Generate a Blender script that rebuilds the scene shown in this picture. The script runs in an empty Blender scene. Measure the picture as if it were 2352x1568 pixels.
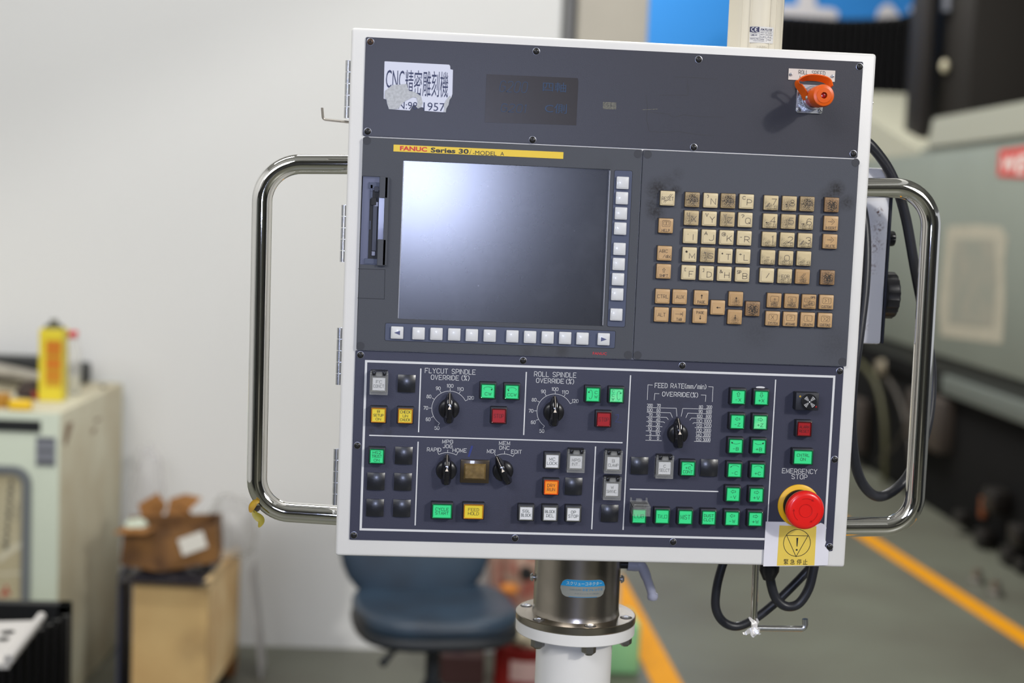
import bpy, bmesh, math, random
from math import sin, cos, pi, radians as RAD
from mathutils import Vector, Matrix

random.seed(7)
SC = bpy.context.scene
COL = SC.collection
# ------------------------------------------------------------------ camera
F = 3400.0
CAMP = Vector((0, -1.48, 1.5))
RT = Vector((0.99637262, -0.07444321, 0.04122886))
DN = Vector((0.03433436, -0.09162948, -0.99520108))
FW = Vector((0.07786374, 0.99300667, -0.08874115))
cam = bpy.data.cameras.new('camera')
cam.sensor_width = 36.0
cam.lens = F / 2352 * 36
cam.clip_start = 0.05
cam.clip_end = 100
cam.dof.use_dof = True
cam.dof.focus_distance = 1.50
cam.dof.aperture_fstop = 3.4
camo = bpy.data.objects.new('camera', cam)
COL.objects.link(camo)
camo.matrix_world = Matrix(((RT.x, -DN.x, -FW.x, CAMP.x), (RT.y, -DN.y, -FW.y, CAMP.y), (RT.z, -DN.z, -FW.z, CAMP.z), (0, 0, 0, 1)))
SC.camera = camo
# ------------------------------------------------------------------ world, lights, exposure
SC.view_settings.view_transform = 'Standard'
SC.view_settings.look = 'None'
SC.view_settings.exposure = 0.0
SC.view_settings.gamma = 1.0
SC.view_settings.use_curve_mapping = False
W_ = bpy.data.worlds.new('hall_daylight')
SC.world = W_
W_.use_nodes = True
W_.node_tree.nodes['Background'].inputs[0].default_value = (0.92, 0.95, 1.0, 1)
W_.node_tree.nodes['Background'].inputs[1].default_value = 0.5


def area_light(name, loc, target, size, power, col, size_y=None, spread=None):
    L = bpy.data.lights.new(name, 'AREA')
    L.energy = power
    L.color = col
    L.shape = 'RECTANGLE'
    L.size = size
    L.size_y = size_y or size
    if spread:
        L.spread = RAD(spread)
    o = bpy.data.objects.new(name, L)
    COL.objects.link(o)
    o.location = loc
    d = (Vector(target) - Vector(loc)).normalized()
    o.rotation_euler = d.to_track_quat('-Z', 'Y').to_euler()
    return o


area_light('fill_lamp', (0.035, -2.30, 1.575), (0.03, 0, 1.46), 0.27, 14, (0.60, 0.68, 1.0), 0.27)
area_light('window_light', (3.3, -3.6, 3.3), (0.6, 1.5, 1.0), 1.9, 62, (1.0, 0.98, 0.94), 1.6)
area_light('far_window_light', (5.0, -6.5, 4.85), (0.0, 1.5, 1.5), 0.42, 265, (1.0, 0.98, 0.94), 0.4)
area_light('high_fill_light', (-2.6, -4.5, 4.2), (-0.5, 2.5, 1.2), 3.0, 118, (0.97, 0.98, 1.0), 1.4)  # added fill from high on the left, no window known there
for i, (x, y, w_) in enumerate(((-1.9, 0.4, 64), (0.2, 1.5, 72), (0.9, 4.6, 150), (1.0, 7.6, 150), (1.2, 10.0, 75))):
    area_light('ceiling_fill', (x, y, 4.9), (x, y, 0), 1.9, w_, (1.0, 0.99, 0.96), 0.5)  # overhead fills added to brighten the background, no lamps known there

# ------------------------------------------------------------------ ray helpers (a pixel measured in the photo -> a point on a real plane)


def ray(x, y):
    return FW + RT * ((x - 1176) / F) + DN * ((y - 784) / F)


def on_plane(x, y, p, n):
    d = ray(x, y)
    n = Vector(n)
    return CAMP + d * ((Vector(p) - CAMP).dot(n) / d.dot(n))


def P(x, y, h=0.0):
    """point on the console's front, h metres proud of the door skin"""
    return on_plane(x, y, (0, -h, 0), (0, 1, 0))


def B(x, y, Y):
    return on_plane(x, y, (0, Y, 0), (0, 1, 0))


def G(x, y, z):
    return on_plane(x, y, (0, 0, z), (0, 0, 1))


# ------------------------------------------------------------------ materials
MATS = {}


def mat(name, col, rough=0.5, metal=0.0, spec=0.5, coat=0.0, bump=0.0, bscale=200.0, var=0.0, vscale=20.0, col2=None, emit=None, alpha=1.0, trans=0.0, coat_rough=0.05, ior=1.45):
    if name in MATS:
        return MATS[name]
    m = bpy.data.materials.new(name)
    m.use_nodes = True
    nt = m.node_tree
    b = nt.nodes['Principled BSDF']
    b.inputs['Base Color'].default_value = (*col, 1)
    b.inputs['Roughness'].default_value = rough
    b.inputs['Metallic'].default_value = metal
    b.inputs['Specular IOR Level'].default_value = spec
    b.inputs['Coat Weight'].default_value = coat
    b.inputs['Coat Roughness'].default_value = coat_rough
    b.inputs['Alpha'].default_value = alpha
    b.inputs['Transmission Weight'].default_value = trans
    b.inputs['IOR'].default_value = ior
    if emit:
        b.inputs['Emission Color'].default_value = (*emit[:3], 1)
        b.inputs['Emission Strength'].default_value = emit[3]
    tc = nt.nodes.new('ShaderNodeTexCoord')
    if var > 0 or col2:
        n = nt.nodes.new('ShaderNodeTexNoise')
        n.inputs['Scale'].default_value = vscale
        n.inputs['Detail'].default_value = 5
        nt.links.new(tc.outputs['Object'], n.inputs['Vector'])
        r = nt.nodes.new('ShaderNodeValToRGB')
        r.color_ramp.elements[0].position = 0.35
        r.color_ramp.elements[1].position = 0.65
        c2 = col2 or tuple(c * (1 - var) for c in col)
        r.color_ramp.elements[0].color = (*c2, 1)
        r.color_ramp.elements[1].color = (*col, 1)
        nt.links.new(n.outputs['Fac'], r.inputs['Fac'])
        nt.links.new(r.outputs['Color'], b.inputs['Base Color'])
    if bump > 0:
        n2 = nt.nodes.new('ShaderNodeTexNoise')
        n2.inputs['Scale'].default_value = bscale
        n2.inputs['Detail'].default_value = 2
        nt.links.new(tc.outputs['Object'], n2.inputs['Vector'])
        bp = nt.nodes.new('ShaderNodeBump')
        bp.inputs['Strength'].default_value = bump
        bp.inputs['Distance'].default_value = 0.001
        nt.links.new(n2.outputs['Fac'], bp.inputs['Height'])
        nt.links.new(bp.outputs['Normal'], b.inputs['Normal'])
    MATS[name] = m
    return m


def mix_spots(m, spots, dark, seed_scale=60.0, gain=3.0, bias=-0.85):
    """wear and grime with shapes of their own: spots = [(x, z, radius, strength)] in object coordinates"""
    nt = m.node_tree
    b = nt.nodes['Principled BSDF']
    src = b.inputs['Base Color'].links[0].from_socket if b.inputs['Base Color'].links else None
    base = tuple(b.inputs['Base Color'].default_value)
    tc = nt.nodes.new('ShaderNodeTexCoord')
    no = nt.nodes.new('ShaderNodeTexNoise')
    no.inputs['Scale'].default_value = seed_scale
    no.inputs['Detail'].default_value = 6
    nt.links.new(tc.outputs['Object'], no.inputs['Vector'])
    acc = None
    for (x, z, r, s) in spots:
        vm = nt.nodes.new('ShaderNodeVectorMath')
        vm.operation = 'DISTANCE'
        cmb = nt.nodes.new('ShaderNodeVectorMath')
        cmb.operation = 'MULTIPLY'
        cmb.inputs[1].default_value = (1, 0, 1)
        nt.links.new(tc.outputs['Object'], cmb.inputs[0])
        nt.links.new(cmb.outputs[0], vm.inputs[0])
        vm.inputs[1].default_value = (x, 0, z)
        mr = nt.nodes.new('ShaderNodeMapRange')
        mr.interpolation_type = 'SMOOTHSTEP'
        mr.inputs['From Min'].default_value = 0
        mr.inputs['From Max'].default_value = r
        mr.inputs['To Min'].default_value = s
        mr.inputs['To Max'].default_value = 0
        nt.links.new(vm.outputs['Value'], mr.inputs['Value'])
        if acc is None:
            acc = mr.outputs[0]
        else:
            a = nt.nodes.new('ShaderNodeMath')
            a.operation = 'MAXIMUM'
            nt.links.new(acc, a.inputs[0])
            nt.links.new(mr.outputs[0], a.inputs[1])
            acc = a.outputs[0]
    mu = nt.nodes.new('ShaderNodeMath')
    mu.operation = 'MULTIPLY_ADD'
    nt.links.new(no.outputs['Fac'], mu.inputs[0])
    mu.inputs[1].default_value = gain
    mu.inputs[2].default_value = bias
    mu.use_clamp = True
    m2 = nt.nodes.new('ShaderNodeMath')
    m2.operation = 'MULTIPLY'
    m2.use_clamp = True
    nt.links.new(acc, m2.inputs[0])
    nt.links.new(mu.outputs[0], m2.inputs[1])
    mx = nt.nodes.new('ShaderNodeMix')
    mx.data_type = 'RGBA'
    nt.links.new(m2.outputs[0], mx.inputs['Factor'])
    if src:
        nt.links.new(src, mx.inputs['A'])
    else:
        mx.inputs['A'].default_value = base
    mx.inputs['B'].default_value = (*dark, 1)
    nt.links.new(mx.outputs['Result'], b.inputs['Base Color'])
    return m


def S(r, g, b):
    f = lambda c: (c / 255 / 12.92) if c / 255 <= 0.04045 else ((c / 255 + 0.055) / 1.055) ** 2.4
    return (f(r), f(g), f(b))


# ------------------------------------------------------------------ object helpers
WM = {}


def tag(o, label=None, cat=None, group=None, kind=None):
    for k, v in (('label', label), ('category', cat), ('group', group), ('kind', kind)):
        if v:
            o[k] = v
    return o


def thing(name, label, cat, loc=(0, 0, 0), rotz=0.0, group=None):
    o = bpy.data.objects.new(name, None)
    o.empty_display_size = 0.05
    COL.objects.link(o)
    o.location = loc
    o.rotation_euler = (0, 0, rotz)
    WM[o] = Matrix.Translation(Vector(loc)) @ Matrix.Rotation(rotz, 4, 'Z')
    return tag(o, label, cat, group)


def obj(name, me, parent=None, loc=None, local=(0, 0, 0), label=None, rot=None):
    """loc = world position of the origin, local = position in the parent's axes"""
    o = bpy.data.objects.new(name, me)
    COL.objects.link(o)
    if parent is not None:
        o.parent = parent
        if loc is not None:
            l = WM[parent].inverted() @ Vector(loc)
        else:
            l = Vector(local)
        Mx = Matrix.Translation(l)
        if rot:
            from mathutils import Euler
            Mx = Mx @ Euler(rot).to_matrix().to_4x4()
            o.rotation_euler = rot
        o.location = l
        WM[o] = WM[parent] @ Mx
    else:
        o.location = loc if loc is not None else local
        Mx = Matrix.Translation(Vector(o.location))
        if rot:
            from mathutils import Euler
            Mx = Mx @ Euler(rot).to_matrix().to_4x4()
            o.rotation_euler = rot
        WM[o] = Mx
    if label:
        o['label'] = label
    return o


def mesh(bm, mats, smooth=None, name='m'):
    me = bpy.data.meshes.new(name)
    bmesh.ops.recalc_face_normals(bm, faces=bm.faces)
    if smooth is not None:
        for f in bm.faces:
            f.smooth = True
    bm.to_mesh(me)
    bm.free()
    if smooth is not None:
        try:
            me.set_sharp_from_angle(angle=RAD(smooth))
        except Exception:
            pass
    for m in (mats if isinstance(mats, (list, tuple)) else [mats]):
        me.materials.append(m)
    return me


def NB():
    return bmesh.new()


def box(bm, c, s, bev=0.0, seg=2, mi=0, rot=None):
    r = bmesh.ops.create_cube(bm, size=1.0)
    vs = r['verts']
    bmesh.ops.scale(bm, vec=s, verts=vs)
    fs = list({f for v in vs for f in v.link_faces})
    if bev > 0:
        es = list({e for v in vs for e in v.link_edges})
        r2 = bmesh.ops.bevel(bm, geom=es, offset=bev, segments=seg, affect='EDGES', profile=0.5)
        vs = list({v for f in r2['faces'] for v in f.verts} | {v for v in vs if v.is_valid})
        fs = list({f for v in vs for f in v.link_faces})
    if rot is not None:
        bmesh.ops.rotate(bm, verts=vs, cent=(0, 0, 0), matrix=rot)
    bmesh.ops.translate(bm, verts=vs, vec=c)
    for f in fs:
        f.material_index = mi
    return vs


def lathe(bm, prof, n=32, axis='Y', c=(0, 0, 0), mi=0, cap=True, closed=False):
    """prof = [(r, t)]; axis Y: t runs towards -Y (out of the panel); axis Z: t runs up"""
    rings = []
    for r, t in prof:
        ring = []
        if r < 1e-7:
            p = (0, -t, 0) if axis == 'Y' else ((0, 0, t) if axis == 'Z' else (t, 0, 0))
            v = bm.verts.new(Vector(p) + Vector(c))
            ring = [v] * n
        else:
            for k in range(n):
                a = 2 * pi * k / n
                p = (r * cos(a), -t, r * sin(a)) if axis == 'Y' else ((r * cos(a), r * sin(a), t) if axis == 'Z' else (t, r * cos(a), r * sin(a)))
                ring.append(bm.verts.new(Vector(p) + Vector(c)))
        rings.append(ring)
    for a, b in zip(rings, rings[1:]):
        for k in range(n):
            q = [a[k], a[(k + 1) % n], b[(k + 1) % n], b[k]]
            u = []
            for v in q:
                if v not in u:
                    u.append(v)
            if len(u) >= 3:
                try:
                    bm.faces.new(u).material_index = mi
                except ValueError:
                    pass
    if cap:
        for ring in (rings[0], rings[-1]):
            if len(set(ring)) == n:
                bm.faces.new(ring).material_index = mi
    return rings


def spline(pts, n=8):
    """Catmull-Rom through the points"""
    pts = [Vector(p) for p in pts]
    out = []
    for i in range(len(pts) - 1):
        p0 = pts[max(i - 1, 0)]
        p1, p2 = pts[i], pts[i + 1]
        p3 = pts[min(i + 2, len(pts) - 1)]
        for k in range(n):
            t = k / n
            out.append(0.5 * ((2 * p1) + (p2 - p0) * t + (2 * p0 - 5 * p1 + 4 * p2 - p3) * t * t + (3 * p1 - p0 - 3 * p2 + p3) * t ** 3))
    out.append(pts[-1])
    return out


def tube(bm, pts, r, n=14, mi=0, cap=True, flat=None):
    pts = [Vector(p) for p in pts]
    rad = r if isinstance(r, (list, tuple)) else [r] * len(pts)
    T = [(pts[min(i + 1, len(pts) - 1)] - pts[max(i - 1, 0)]).normalized() for i in range(len(pts))]
    up = Vector((0, 1, 0)) if abs(T[0].y) < 0.9 else Vector((1, 0, 0))
    nrm = (up - T[0] * up.dot(T[0])).normalized()
    rings = []
    for i, p in enumerate(pts):
        nrm = (nrm - T[i] * nrm.dot(T[i])).normalized()
        bn = T[i].cross(nrm)
        fl = flat or 1.0
        rings.append([bm.verts.new(p + (nrm * cos(2 * pi * k / n) * fl + bn * sin(2 * pi * k / n)) * rad[i]) for k in range(n)])
    for a, b in zip(rings, rings[1:]):
        for k in range(n):
            bm.faces.new((a[k], a[(k + 1) % n], b[(k + 1) % n], b[k])).material_index = mi
    if cap:
        bm.faces.new(rings[0]).material_index = mi
        bm.faces.new(rings[-1]).material_index = mi
    return rings


def arcpath(corners, radius, n=10):
    """polyline with rounded corners"""
    c = [Vector(p) for p in corners]
    out = [c[0]]
    for i in range(1, len(c) - 1):
        a, b, d = c[i - 1], c[i], c[i + 1]
        r = radius[i - 1] if isinstance(radius, (list, tuple)) else radius
        u = (a - b).normalized()
        w = (d - b).normalized()
        ang = u.angle(w)
        t = r / math.tan(ang / 2)
        p1 = b + u * t
        p2 = b + w * t
        bis = (u + w).normalized()
        cen = b + bis * (r / sin(ang / 2))
        v1 = p1 - cen
        v2 = p2 - cen
        tot = v1.angle(v2)
        for k in range(n + 1):
            f = k / n
            out.append(cen + (v1 * sin((1 - f) * tot) + v2 * sin(f * tot)) / sin(tot))
    out.append(c[-1])
    return out


def rr(cx, cz, w, h, r, n=4):
    pts = []
    for (sx, sz, a0) in ((1, 1, 0), (-1, 1, 90), (-1, -1, 180), (1, -1, 270)):
        for k in range(n + 1):
            a = RAD(a0 + 90 * k / n)
            pts.append((cx + sx * (w / 2 - r) + r * cos(a), cz + sz * (h / 2 - r) + r * sin(a)))
    return pts


def circ(cx, cz, r, n=20):
    return [(cx + r * cos(2 * pi * k / n), cz + r * sin(2 * pi * k / n)) for k in range(n)]


def curve_mesh(cv, m=None):
    o = bpy.data.objects.new('tmp', cv)
    COL.objects.link(o)
    bpy.context.view_layer.update()
    me = bpy.data.meshes.new_from_object(o)
    bpy.data.objects.remove(o)
    return me


def plate(outer, holes, thick, mats, bev=0.0, y0=0.0):
    """flat plate in XZ with holes; back face at y = -y0, front face at y = -(y0 + thick)"""
    cv = bpy.data.curves.new('c', 'CURVE')
    cv.dimensions = '2D'
    cv.fill_mode = 'BOTH'
    for loop in [outer] + list(holes):
        sp = cv.splines.new('POLY')
        sp.points.add(len(loop) - 1)
        for i, (x, z) in enumerate(loop):
            sp.points[i].co = (x, z, 0, 1)
        sp.use_cyclic_u = True
    cv.extrude = max(thick / 2 - bev, 0)
    cv.bevel_depth = bev
    cv.bevel_resolution = 1
    if bev > 0:
        cv.offset = -bev
    me = curve_mesh(cv)
    me.transform(Matrix(((1, 0, 0, 0), (0, 0, -1, -(y0 + thick / 2)), (0, 1, 0, 0), (0, 0, 0, 1))))
    me.materials.clear()
    for m in (mats if isinstance(mats, (list, tuple)) else [mats]):
        me.materials.append(m)
    for p in me.polygons:
        p.use_smooth = False
    return me


def poly_extrude(bm, pts, y0, y1, mi=0, taper=None, cen=(0, 0)):
    """prism of an XZ outline from y=-y0 (back) to y=-y1 (front), front scaled by taper about cen"""
    tx, tz = taper or (1, 1)
    a = [bm.verts.new((x, -y0, z)) for x, z in pts]
    b = [bm.verts.new((cen[0] + (x - cen[0]) * tx, -y1, cen[1] + (z - cen[1]) * tz)) for x, z in pts]
    n = len(pts)
    for k in range(n):
        bm.faces.new((a[k], a[(k + 1) % n], b[(k + 1) % n], b[k])).material_index = mi
    bm.faces.new(a).material_index = mi
    bm.faces.new(b).material_index = mi
    return a, b


# ------------------------------------------------------------------ engraved single-stroke lettering
GL = {
 'A': '004C80|1474', 'B': '000C|~0C0C5C8B875606|~06065685815000', 'C': '~8A6C2C0A02206082', 'D': '000C|~0C0C4C8A824000',
 'E': '8C0C0080|0666', 'F': '8C0C00|0666', 'G': '~8A6C2C0A02206082|828646', 'H': '000C|808C|0686', 'I': '000C', 'J': '~6C6C62401002',
 'K': '000C|8C04|3780', 'L': '0C0070', 'M': '000C428C80', 'N': '000C808C', 'O': '@2C0A022060828A6C', 'P': '000C|~0C0C5C8A865505',
 'Q': '@2C0A022060828A6C|5380', 'R': '000C|~0C0C5C8A865505|4580', 'S': '~8A6C2C0B07758260200 2', 'T': '0C8C|4C40', 'U': '~0C02206082828C',
 'V': '0C408C', 'W': '0C204A608C', 'X': '008C|0C80', 'Y': '0C468C|4640', 'Z': '0C8C0080',
 '0': '@2C0A022060828A6C', '1': '0A2C20', '2': '~0A2C6C8A8700|0080', '3': '~0A2C6C8A875646|~46568582602002', '4': '606C0383',
 '5': '7C1C07|~071868858 2602002', '6': '~7B5C2C08022060828567 2704', '7': '0C8C30', '8': '@3C1A1836567 87A5C|@260402206082 8466', '9': '~1130618 48A6C2C0A07255587',
 '(': '~4D290934 F', ')': '', '%': '008C|@0B2C3A1808|@5380 82 74 54', '/': '008C', '-': '1666', '+': '0686|4A42', '.': '2021', ':': '2223|2829',
 '=': '0484|0888', '*': '2A66|6A26|4B45', '#': '302C|605C|0484|0888', '?': '~0A2C6C8A864443|4041', '[': '6C2C2060', ']': '2C6C6020',
 '&': '~801A3C5A03104085', ',': '3120', "'": '2C2A', '~m': '', ' ': ''}
GL['('] = '~4C19134 0'
GL[')'] = '~0C39330 0'
GL['%'] = '008C|@1C0A18 3 8 3A|@5 45 26 07 28 4'
GL['%'] = '008C|@1C0A182 83A3C|@54526072745 4'
GL['m'] = '0008|~06284846|4640|~46688886|8680'
GL['n'] = '0008|~06286866|6660'
GL['i'] = '0008|0A0B'
GL['a'] = '@2808002 06068|6860'
GL['a'] = '~6648180 6 02 10 40 62|6860'
GL['b'] = '000C|~06285866 62 50 20 02'
GL['c'] = '~67482806 02 20 40 61'
GL['@'] = '@2C0A022060828A6C|@5868 6464 54 35 37'
WID = {'I': 0, 'i': 0, '1': 2.5, '.': 4, ':': 4, ' ': 6, '(': 4, ')': 4, 'J': 6, 'L': 7, 'a': 6, 'b': 6, 'c': 6, 'n': 6, "'": 4, ',': 3}


def chaikin(p, closed, it=2):
    for _ in range(it):
        q = []
        n = len(p)
        rng = range(n if closed else n - 1)
        if not closed:
            q.append(p[0])
        for i in rng:
            a, b = p[i], p[(i + 1) % n]
            q.append((a[0] * .75 + b[0] * .25, a[1] * .75 + b[1] * .25))
            q.append((a[0] * .25 + b[0] * .75, a[1] * .25 + b[1] * .75))
        if not closed:
            q.append(p[-1])
        p = q
    return p


def strokes(s):
    """-> list of (points, closed) in cap-height units and the advance width"""
    out = []
    x0 = 0.0
    for ch in s:
        g = GL.get(ch, '')
        w = WID.get(ch, 8)
        for st in g.split('|'):
            st = st.replace(' ', '')
            if not st:
                continue
            sm = st[0] in '~@'
            cl = st[0] == '@'
            if sm:
                st = st[1:]
            pts = [(int(st[i], 16) / 12 * (1.0), min(int(st[i + 1], 16), 13) / 12) for i in range(0, len(st) - 1, 2)]
            if sm:
                pts = chaikin(pts, cl)
            out.append(([(x0 + a, b) for a, b in pts], cl))
        x0 += w / 12 + 0.26
    return out, max(x0 - 0.26, 0.01)


def ribbon(bm, pts, w, y, closed=False, mi=0, capext=True):
    """flat printed line of width w at depth y (XZ plane)"""
    pts = [p for i, p in enumerate(pts) if i == 0 or (abs(p[0] - pts[i - 1][0]) + abs(p[1] - pts[i - 1][1])) > 1e-7]
    n = len(pts)
    if n < 2:
        return
    V = [Vector(p) for p in pts]
    if not closed and capext:
        V[0] = V[0] + (V[0] - V[1]).normalized() * w * 0.35
        V[-1] = V[-1] + (V[-1] - V[-2]).normalized() * w * 0.35
    L, R_ = [], []
    for i in range(n):
        a = V[i - 1] if (i > 0 or closed) else None
        b = V[(i + 1) % n] if (i < n - 1 or closed) else None
        d1 = (V[i] - a).normalized() if a is not None else None
        d2 = (b - V[i]).normalized() if b is not None else None
        if d1 is None:
            d1 = d2
        if d2 is None:
            d2 = d1
        t = (d1 + d2)
        if t.length < 1e-6:
            t = d1
        t.normalize()
        nn = Vector((-t.y, t.x))
        sc = 1.0 / max(0.45, nn.dot(Vector((-d1.y, d1.x))))
        L.append(bm.verts.new((V[i].x + nn.x * w / 2 * sc, y, V[i].y + nn.y * w / 2 * sc)))
        R_.append(bm.verts.new((V[i].x - nn.x * w / 2 * sc, y, V[i].y - nn.y * w / 2 * sc)))
    for i in range(n if closed else n - 1):
        j = (i + 1) % n
        f = bm.faces.new((L[i], L[j], R_[j], R_[i]))
        f.material_index = mi


def write(bm, s, cx, cz, width, cap, wt, y, mi=0, mirror=False, slant=0.0):
    """engraved text centred on (cx, cz), total width, cap height"""
    st, W = strokes(s)
    W = max(W, 1e-3)
    k = width / W if (width and W > 0.05) else cap
    for pts, cl in st:
        q = []
        for a, b in pts:
            X = (a - W / 2) * k + (b - .5) * cap * slant
            if mirror:
                X = -X
            q.append((cx + X, cz + (b - 0.5) * cap))
        ribbon(bm, q, wt, y, cl, mi)


def font_mesh(s, width, height, m, depth=0.0, bold=0.0, slant=0.0):
    """text in Blender's own font, centred on the origin in the XZ plane"""
    cv = bpy.data.curves.new('t', 'FONT')
    cv.body = s
    cv.size = 1.0
    cv.offset = bold
    cv.shear = slant
    cv.resolution_u = 3
    me = curve_mesh(cv)
    xs = [v.co.x for v in me.vertices]
    ys = [v.co.y for v in me.vertices]
    x0, x1, y0, y1 = min(xs), max(xs), min(ys), max(ys)
    sx, sy = width / (x1 - x0), height / (y1 - y0)
    for v in me.vertices:
        v.co = ((v.co.x - (x0 + x1) / 2) * sx, -depth, (v.co.y - (y0 + y1) / 2) * sy)
    me.materials.clear()
    me.materials.append(m)
    return me
# ================================================================== palette
WHITE = mat('white_powder_coat', S(226, 224, 220), 0.38, spec=0.45, bump=0.06, bscale=900, var=0.04, vscale=9)
HEAD = mat('header_plate_paint', S(60, 60, 67), 0.38, spec=0.42, bump=0.10, bscale=1400)
OPER = mat('operator_plate_film', S(60, 61, 76), 0.40, spec=0.38, bump=0.12, bscale=1600)
BEZ = mat('grey_moulded_plastic', S(72, 74, 79), 0.50, spec=0.4, bump=0.14, bscale=1800)
MDI = mat('keypad_film', S(75, 77, 84), 0.50, spec=0.36, bump=0.10, bscale=1800)
STRIP = mat('key_strip_film', S(76, 82, 102), 0.45, spec=0.4)
PRINT = mat('white_print', S(214, 214, 214), 0.5)
INK = mat('dark_print', S(46, 48, 46), 0.5)
BLK = mat('black_plastic', (0.012, 0.012, 0.014), 0.28, spec=0.5, bump=0.05, bscale=500)
BLKM = mat('black_matt', (0.010, 0.010, 0.011), 0.55)
HOUS = mat('switch_housing', S(34, 35, 42), 0.5)
DOME = mat('glossy_black_dome', (0.010, 0.011, 0.016), 0.36, spec=0.6, bump=0.12, bscale=260, coat=0.4, coat_rough=0.2)
CHROME = mat('chrome', (0.90, 0.89, 0.87), 0.045, metal=1)
ZINC = mat('zinc_plate', (0.62, 0.63, 0.66), 0.28, metal=1, bump=0.15, bscale=300)
STEEL = mat('brushed_steel', (0.43, 0.385, 0.33), 0.27, metal=1, var=0.12, vscale=30)
SCREWM = mat('black_screw', (0.022, 0.021, 0.020), 0.32, metal=0.3)
RUST = mat('rusty_screw', (0.08, 0.05, 0.035), 0.5, metal=0.6)
CLEAR = mat('clear_acrylic', (0.62, 0.62, 0.60), 0.10, spec=0.8, alpha=0.13)
RED = mat('red_plastic', S(226, 28, 24), 0.30, spec=0.5, coat=0.3)
REDD = mat('red_lens', S(150, 14, 18), 0.22, coat=0.5)
YEL = mat('yellow_ring', S(232, 178, 22), 0.4)
ORG = mat('orange_rubber', S(222, 92, 14), 0.33, spec=0.5)
PAPER = mat('paper', S(226, 224, 226), 0.6)
RUB = mat('black_rubber_cable', S(36, 37, 42), 0.38, spec=0.5, bump=0.04, bscale=400)
KEYL = mat('key_cream', S(214, 196, 156), 0.42, bump=0.03, bscale=300, var=0.06, vscale=30)
KEYB = mat('key_tan', S(194, 158, 112), 0.42, bump=0.03, bscale=300, var=0.08, vscale=30)
KEYW = mat('soft_key_white', S(214, 214, 214), 0.35, coat=0.2)
KSEAT = mat('key_seat', S(46, 38, 34), 0.6)


def grime(name, base, spots, scale=500.0):
    m = mat(name, base, 0.5, var=0.06, vscale=30)
    return mix_spots(m, spots, S(46, 38, 28), scale, 3.6, -1.35)


g = 0.001
KD = {
 'a': grime('key_cream_grimed_low', S(208, 188, 146), [(-2 * g, -4.5 * g, 6.5 * g, 1.3), (4.5 * g, -5 * g, 5 * g, 1.1), (-5 * g, 0, 4 * g, .6)], 1500),
 'b': grime('key_cream_grimed_centre', S(198, 176, 134), [(-1 * g, -1 * g, 9 * g, 1.25), (-2 * g, -4 * g, 6 * g, 1.2)], 1400),
 'c': grime('key_cream_grimed_all', S(178, 154, 114), [(0, 0, 11 * g, 2.0), (1 * g, -1 * g, 6 * g, 2.4)], 1300),
 'd': grime('key_tan_grimed', S(184, 148, 102), [(0, -3.5 * g, 7 * g, 1.1)], 1500),
 'e': grime('key_tan_blackened', S(160, 126, 88), [(0, -1 * g, 9 * g, 3.2), (0, 0, 12 * g, 1.3)], 1100),
}

# ================================================================== the room
RA = RAD(-2.2)


def Rm(x, y, z):
    return Vector((x * cos(RA) - y * sin(RA), x * sin(RA) + y * cos(RA), z))


def struct(name, me, loc=(0, 0, 0), rotz=RA, kind='structure'):
    o = obj(name, me, None, loc, rot=(0, 0, rotz))
    o['kind'] = kind
    return o


FLOOR = mat('epoxy_floor', S(103, 105, 93), 0.36, spec=0.35, var=0.0, vscale=1.5, col2=S(92, 91, 81))
WALL = mat('painted_wall', S(222, 222, 221), 0.75, var=0.03, vscale=0.9)
PILL = mat('pillar_plaster', S(186, 180, 168), 0.8, var=0.06, vscale=7)
CEIL = mat('ceiling_paint', S(190, 190, 186), 0.8)
bm = NB()
box(bm, (4, 4, -0.1), (24, 26, 0.2))
struct('floor', mesh(bm, FLOOR))
YW = 3.43
bm = NB()
box(bm, (-2.0, YW + 0.1, 2.6), (4.74, 0.2, 5.2))
struct('wall_back', mesh(bm, WALL))
bm = NB()
box(bm, (-4.4, -2.0, 2.6), (0.2, 11.2, 5.2))
struct('wall_left', mesh(bm, WALL))
bm = NB()
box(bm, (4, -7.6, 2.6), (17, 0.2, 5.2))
struct('wall_front', mesh(bm, mat('dark_front_wall', S(74, 74, 70), 0.7)))  # unseen wall coloured dark so the chrome picks up contrast
bm = NB()
box(bm, (6, 14.6, 2.6), (18, 0.2, 5.2))
struct('wall_far', mesh(bm, CEIL))
bm = NB()
box(bm, (4, 4, 5.3), (24, 26, 0.2))
for i in range(9):
    box(bm, (4, -6 + i * 2.4, 5.1), (24, 0.14, 0.22))
struct('ceiling', mesh(bm, CEIL))
bm = NB()
box(bm, (1.6, -0.2, 3.50), (0.25, 5.2, 0.7))  # unseen beam added to cast the diagonal shadow on the back wall
o = obj('shadow_beam', mesh(bm, CEIL))
o['kind'] = 'structure'
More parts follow.
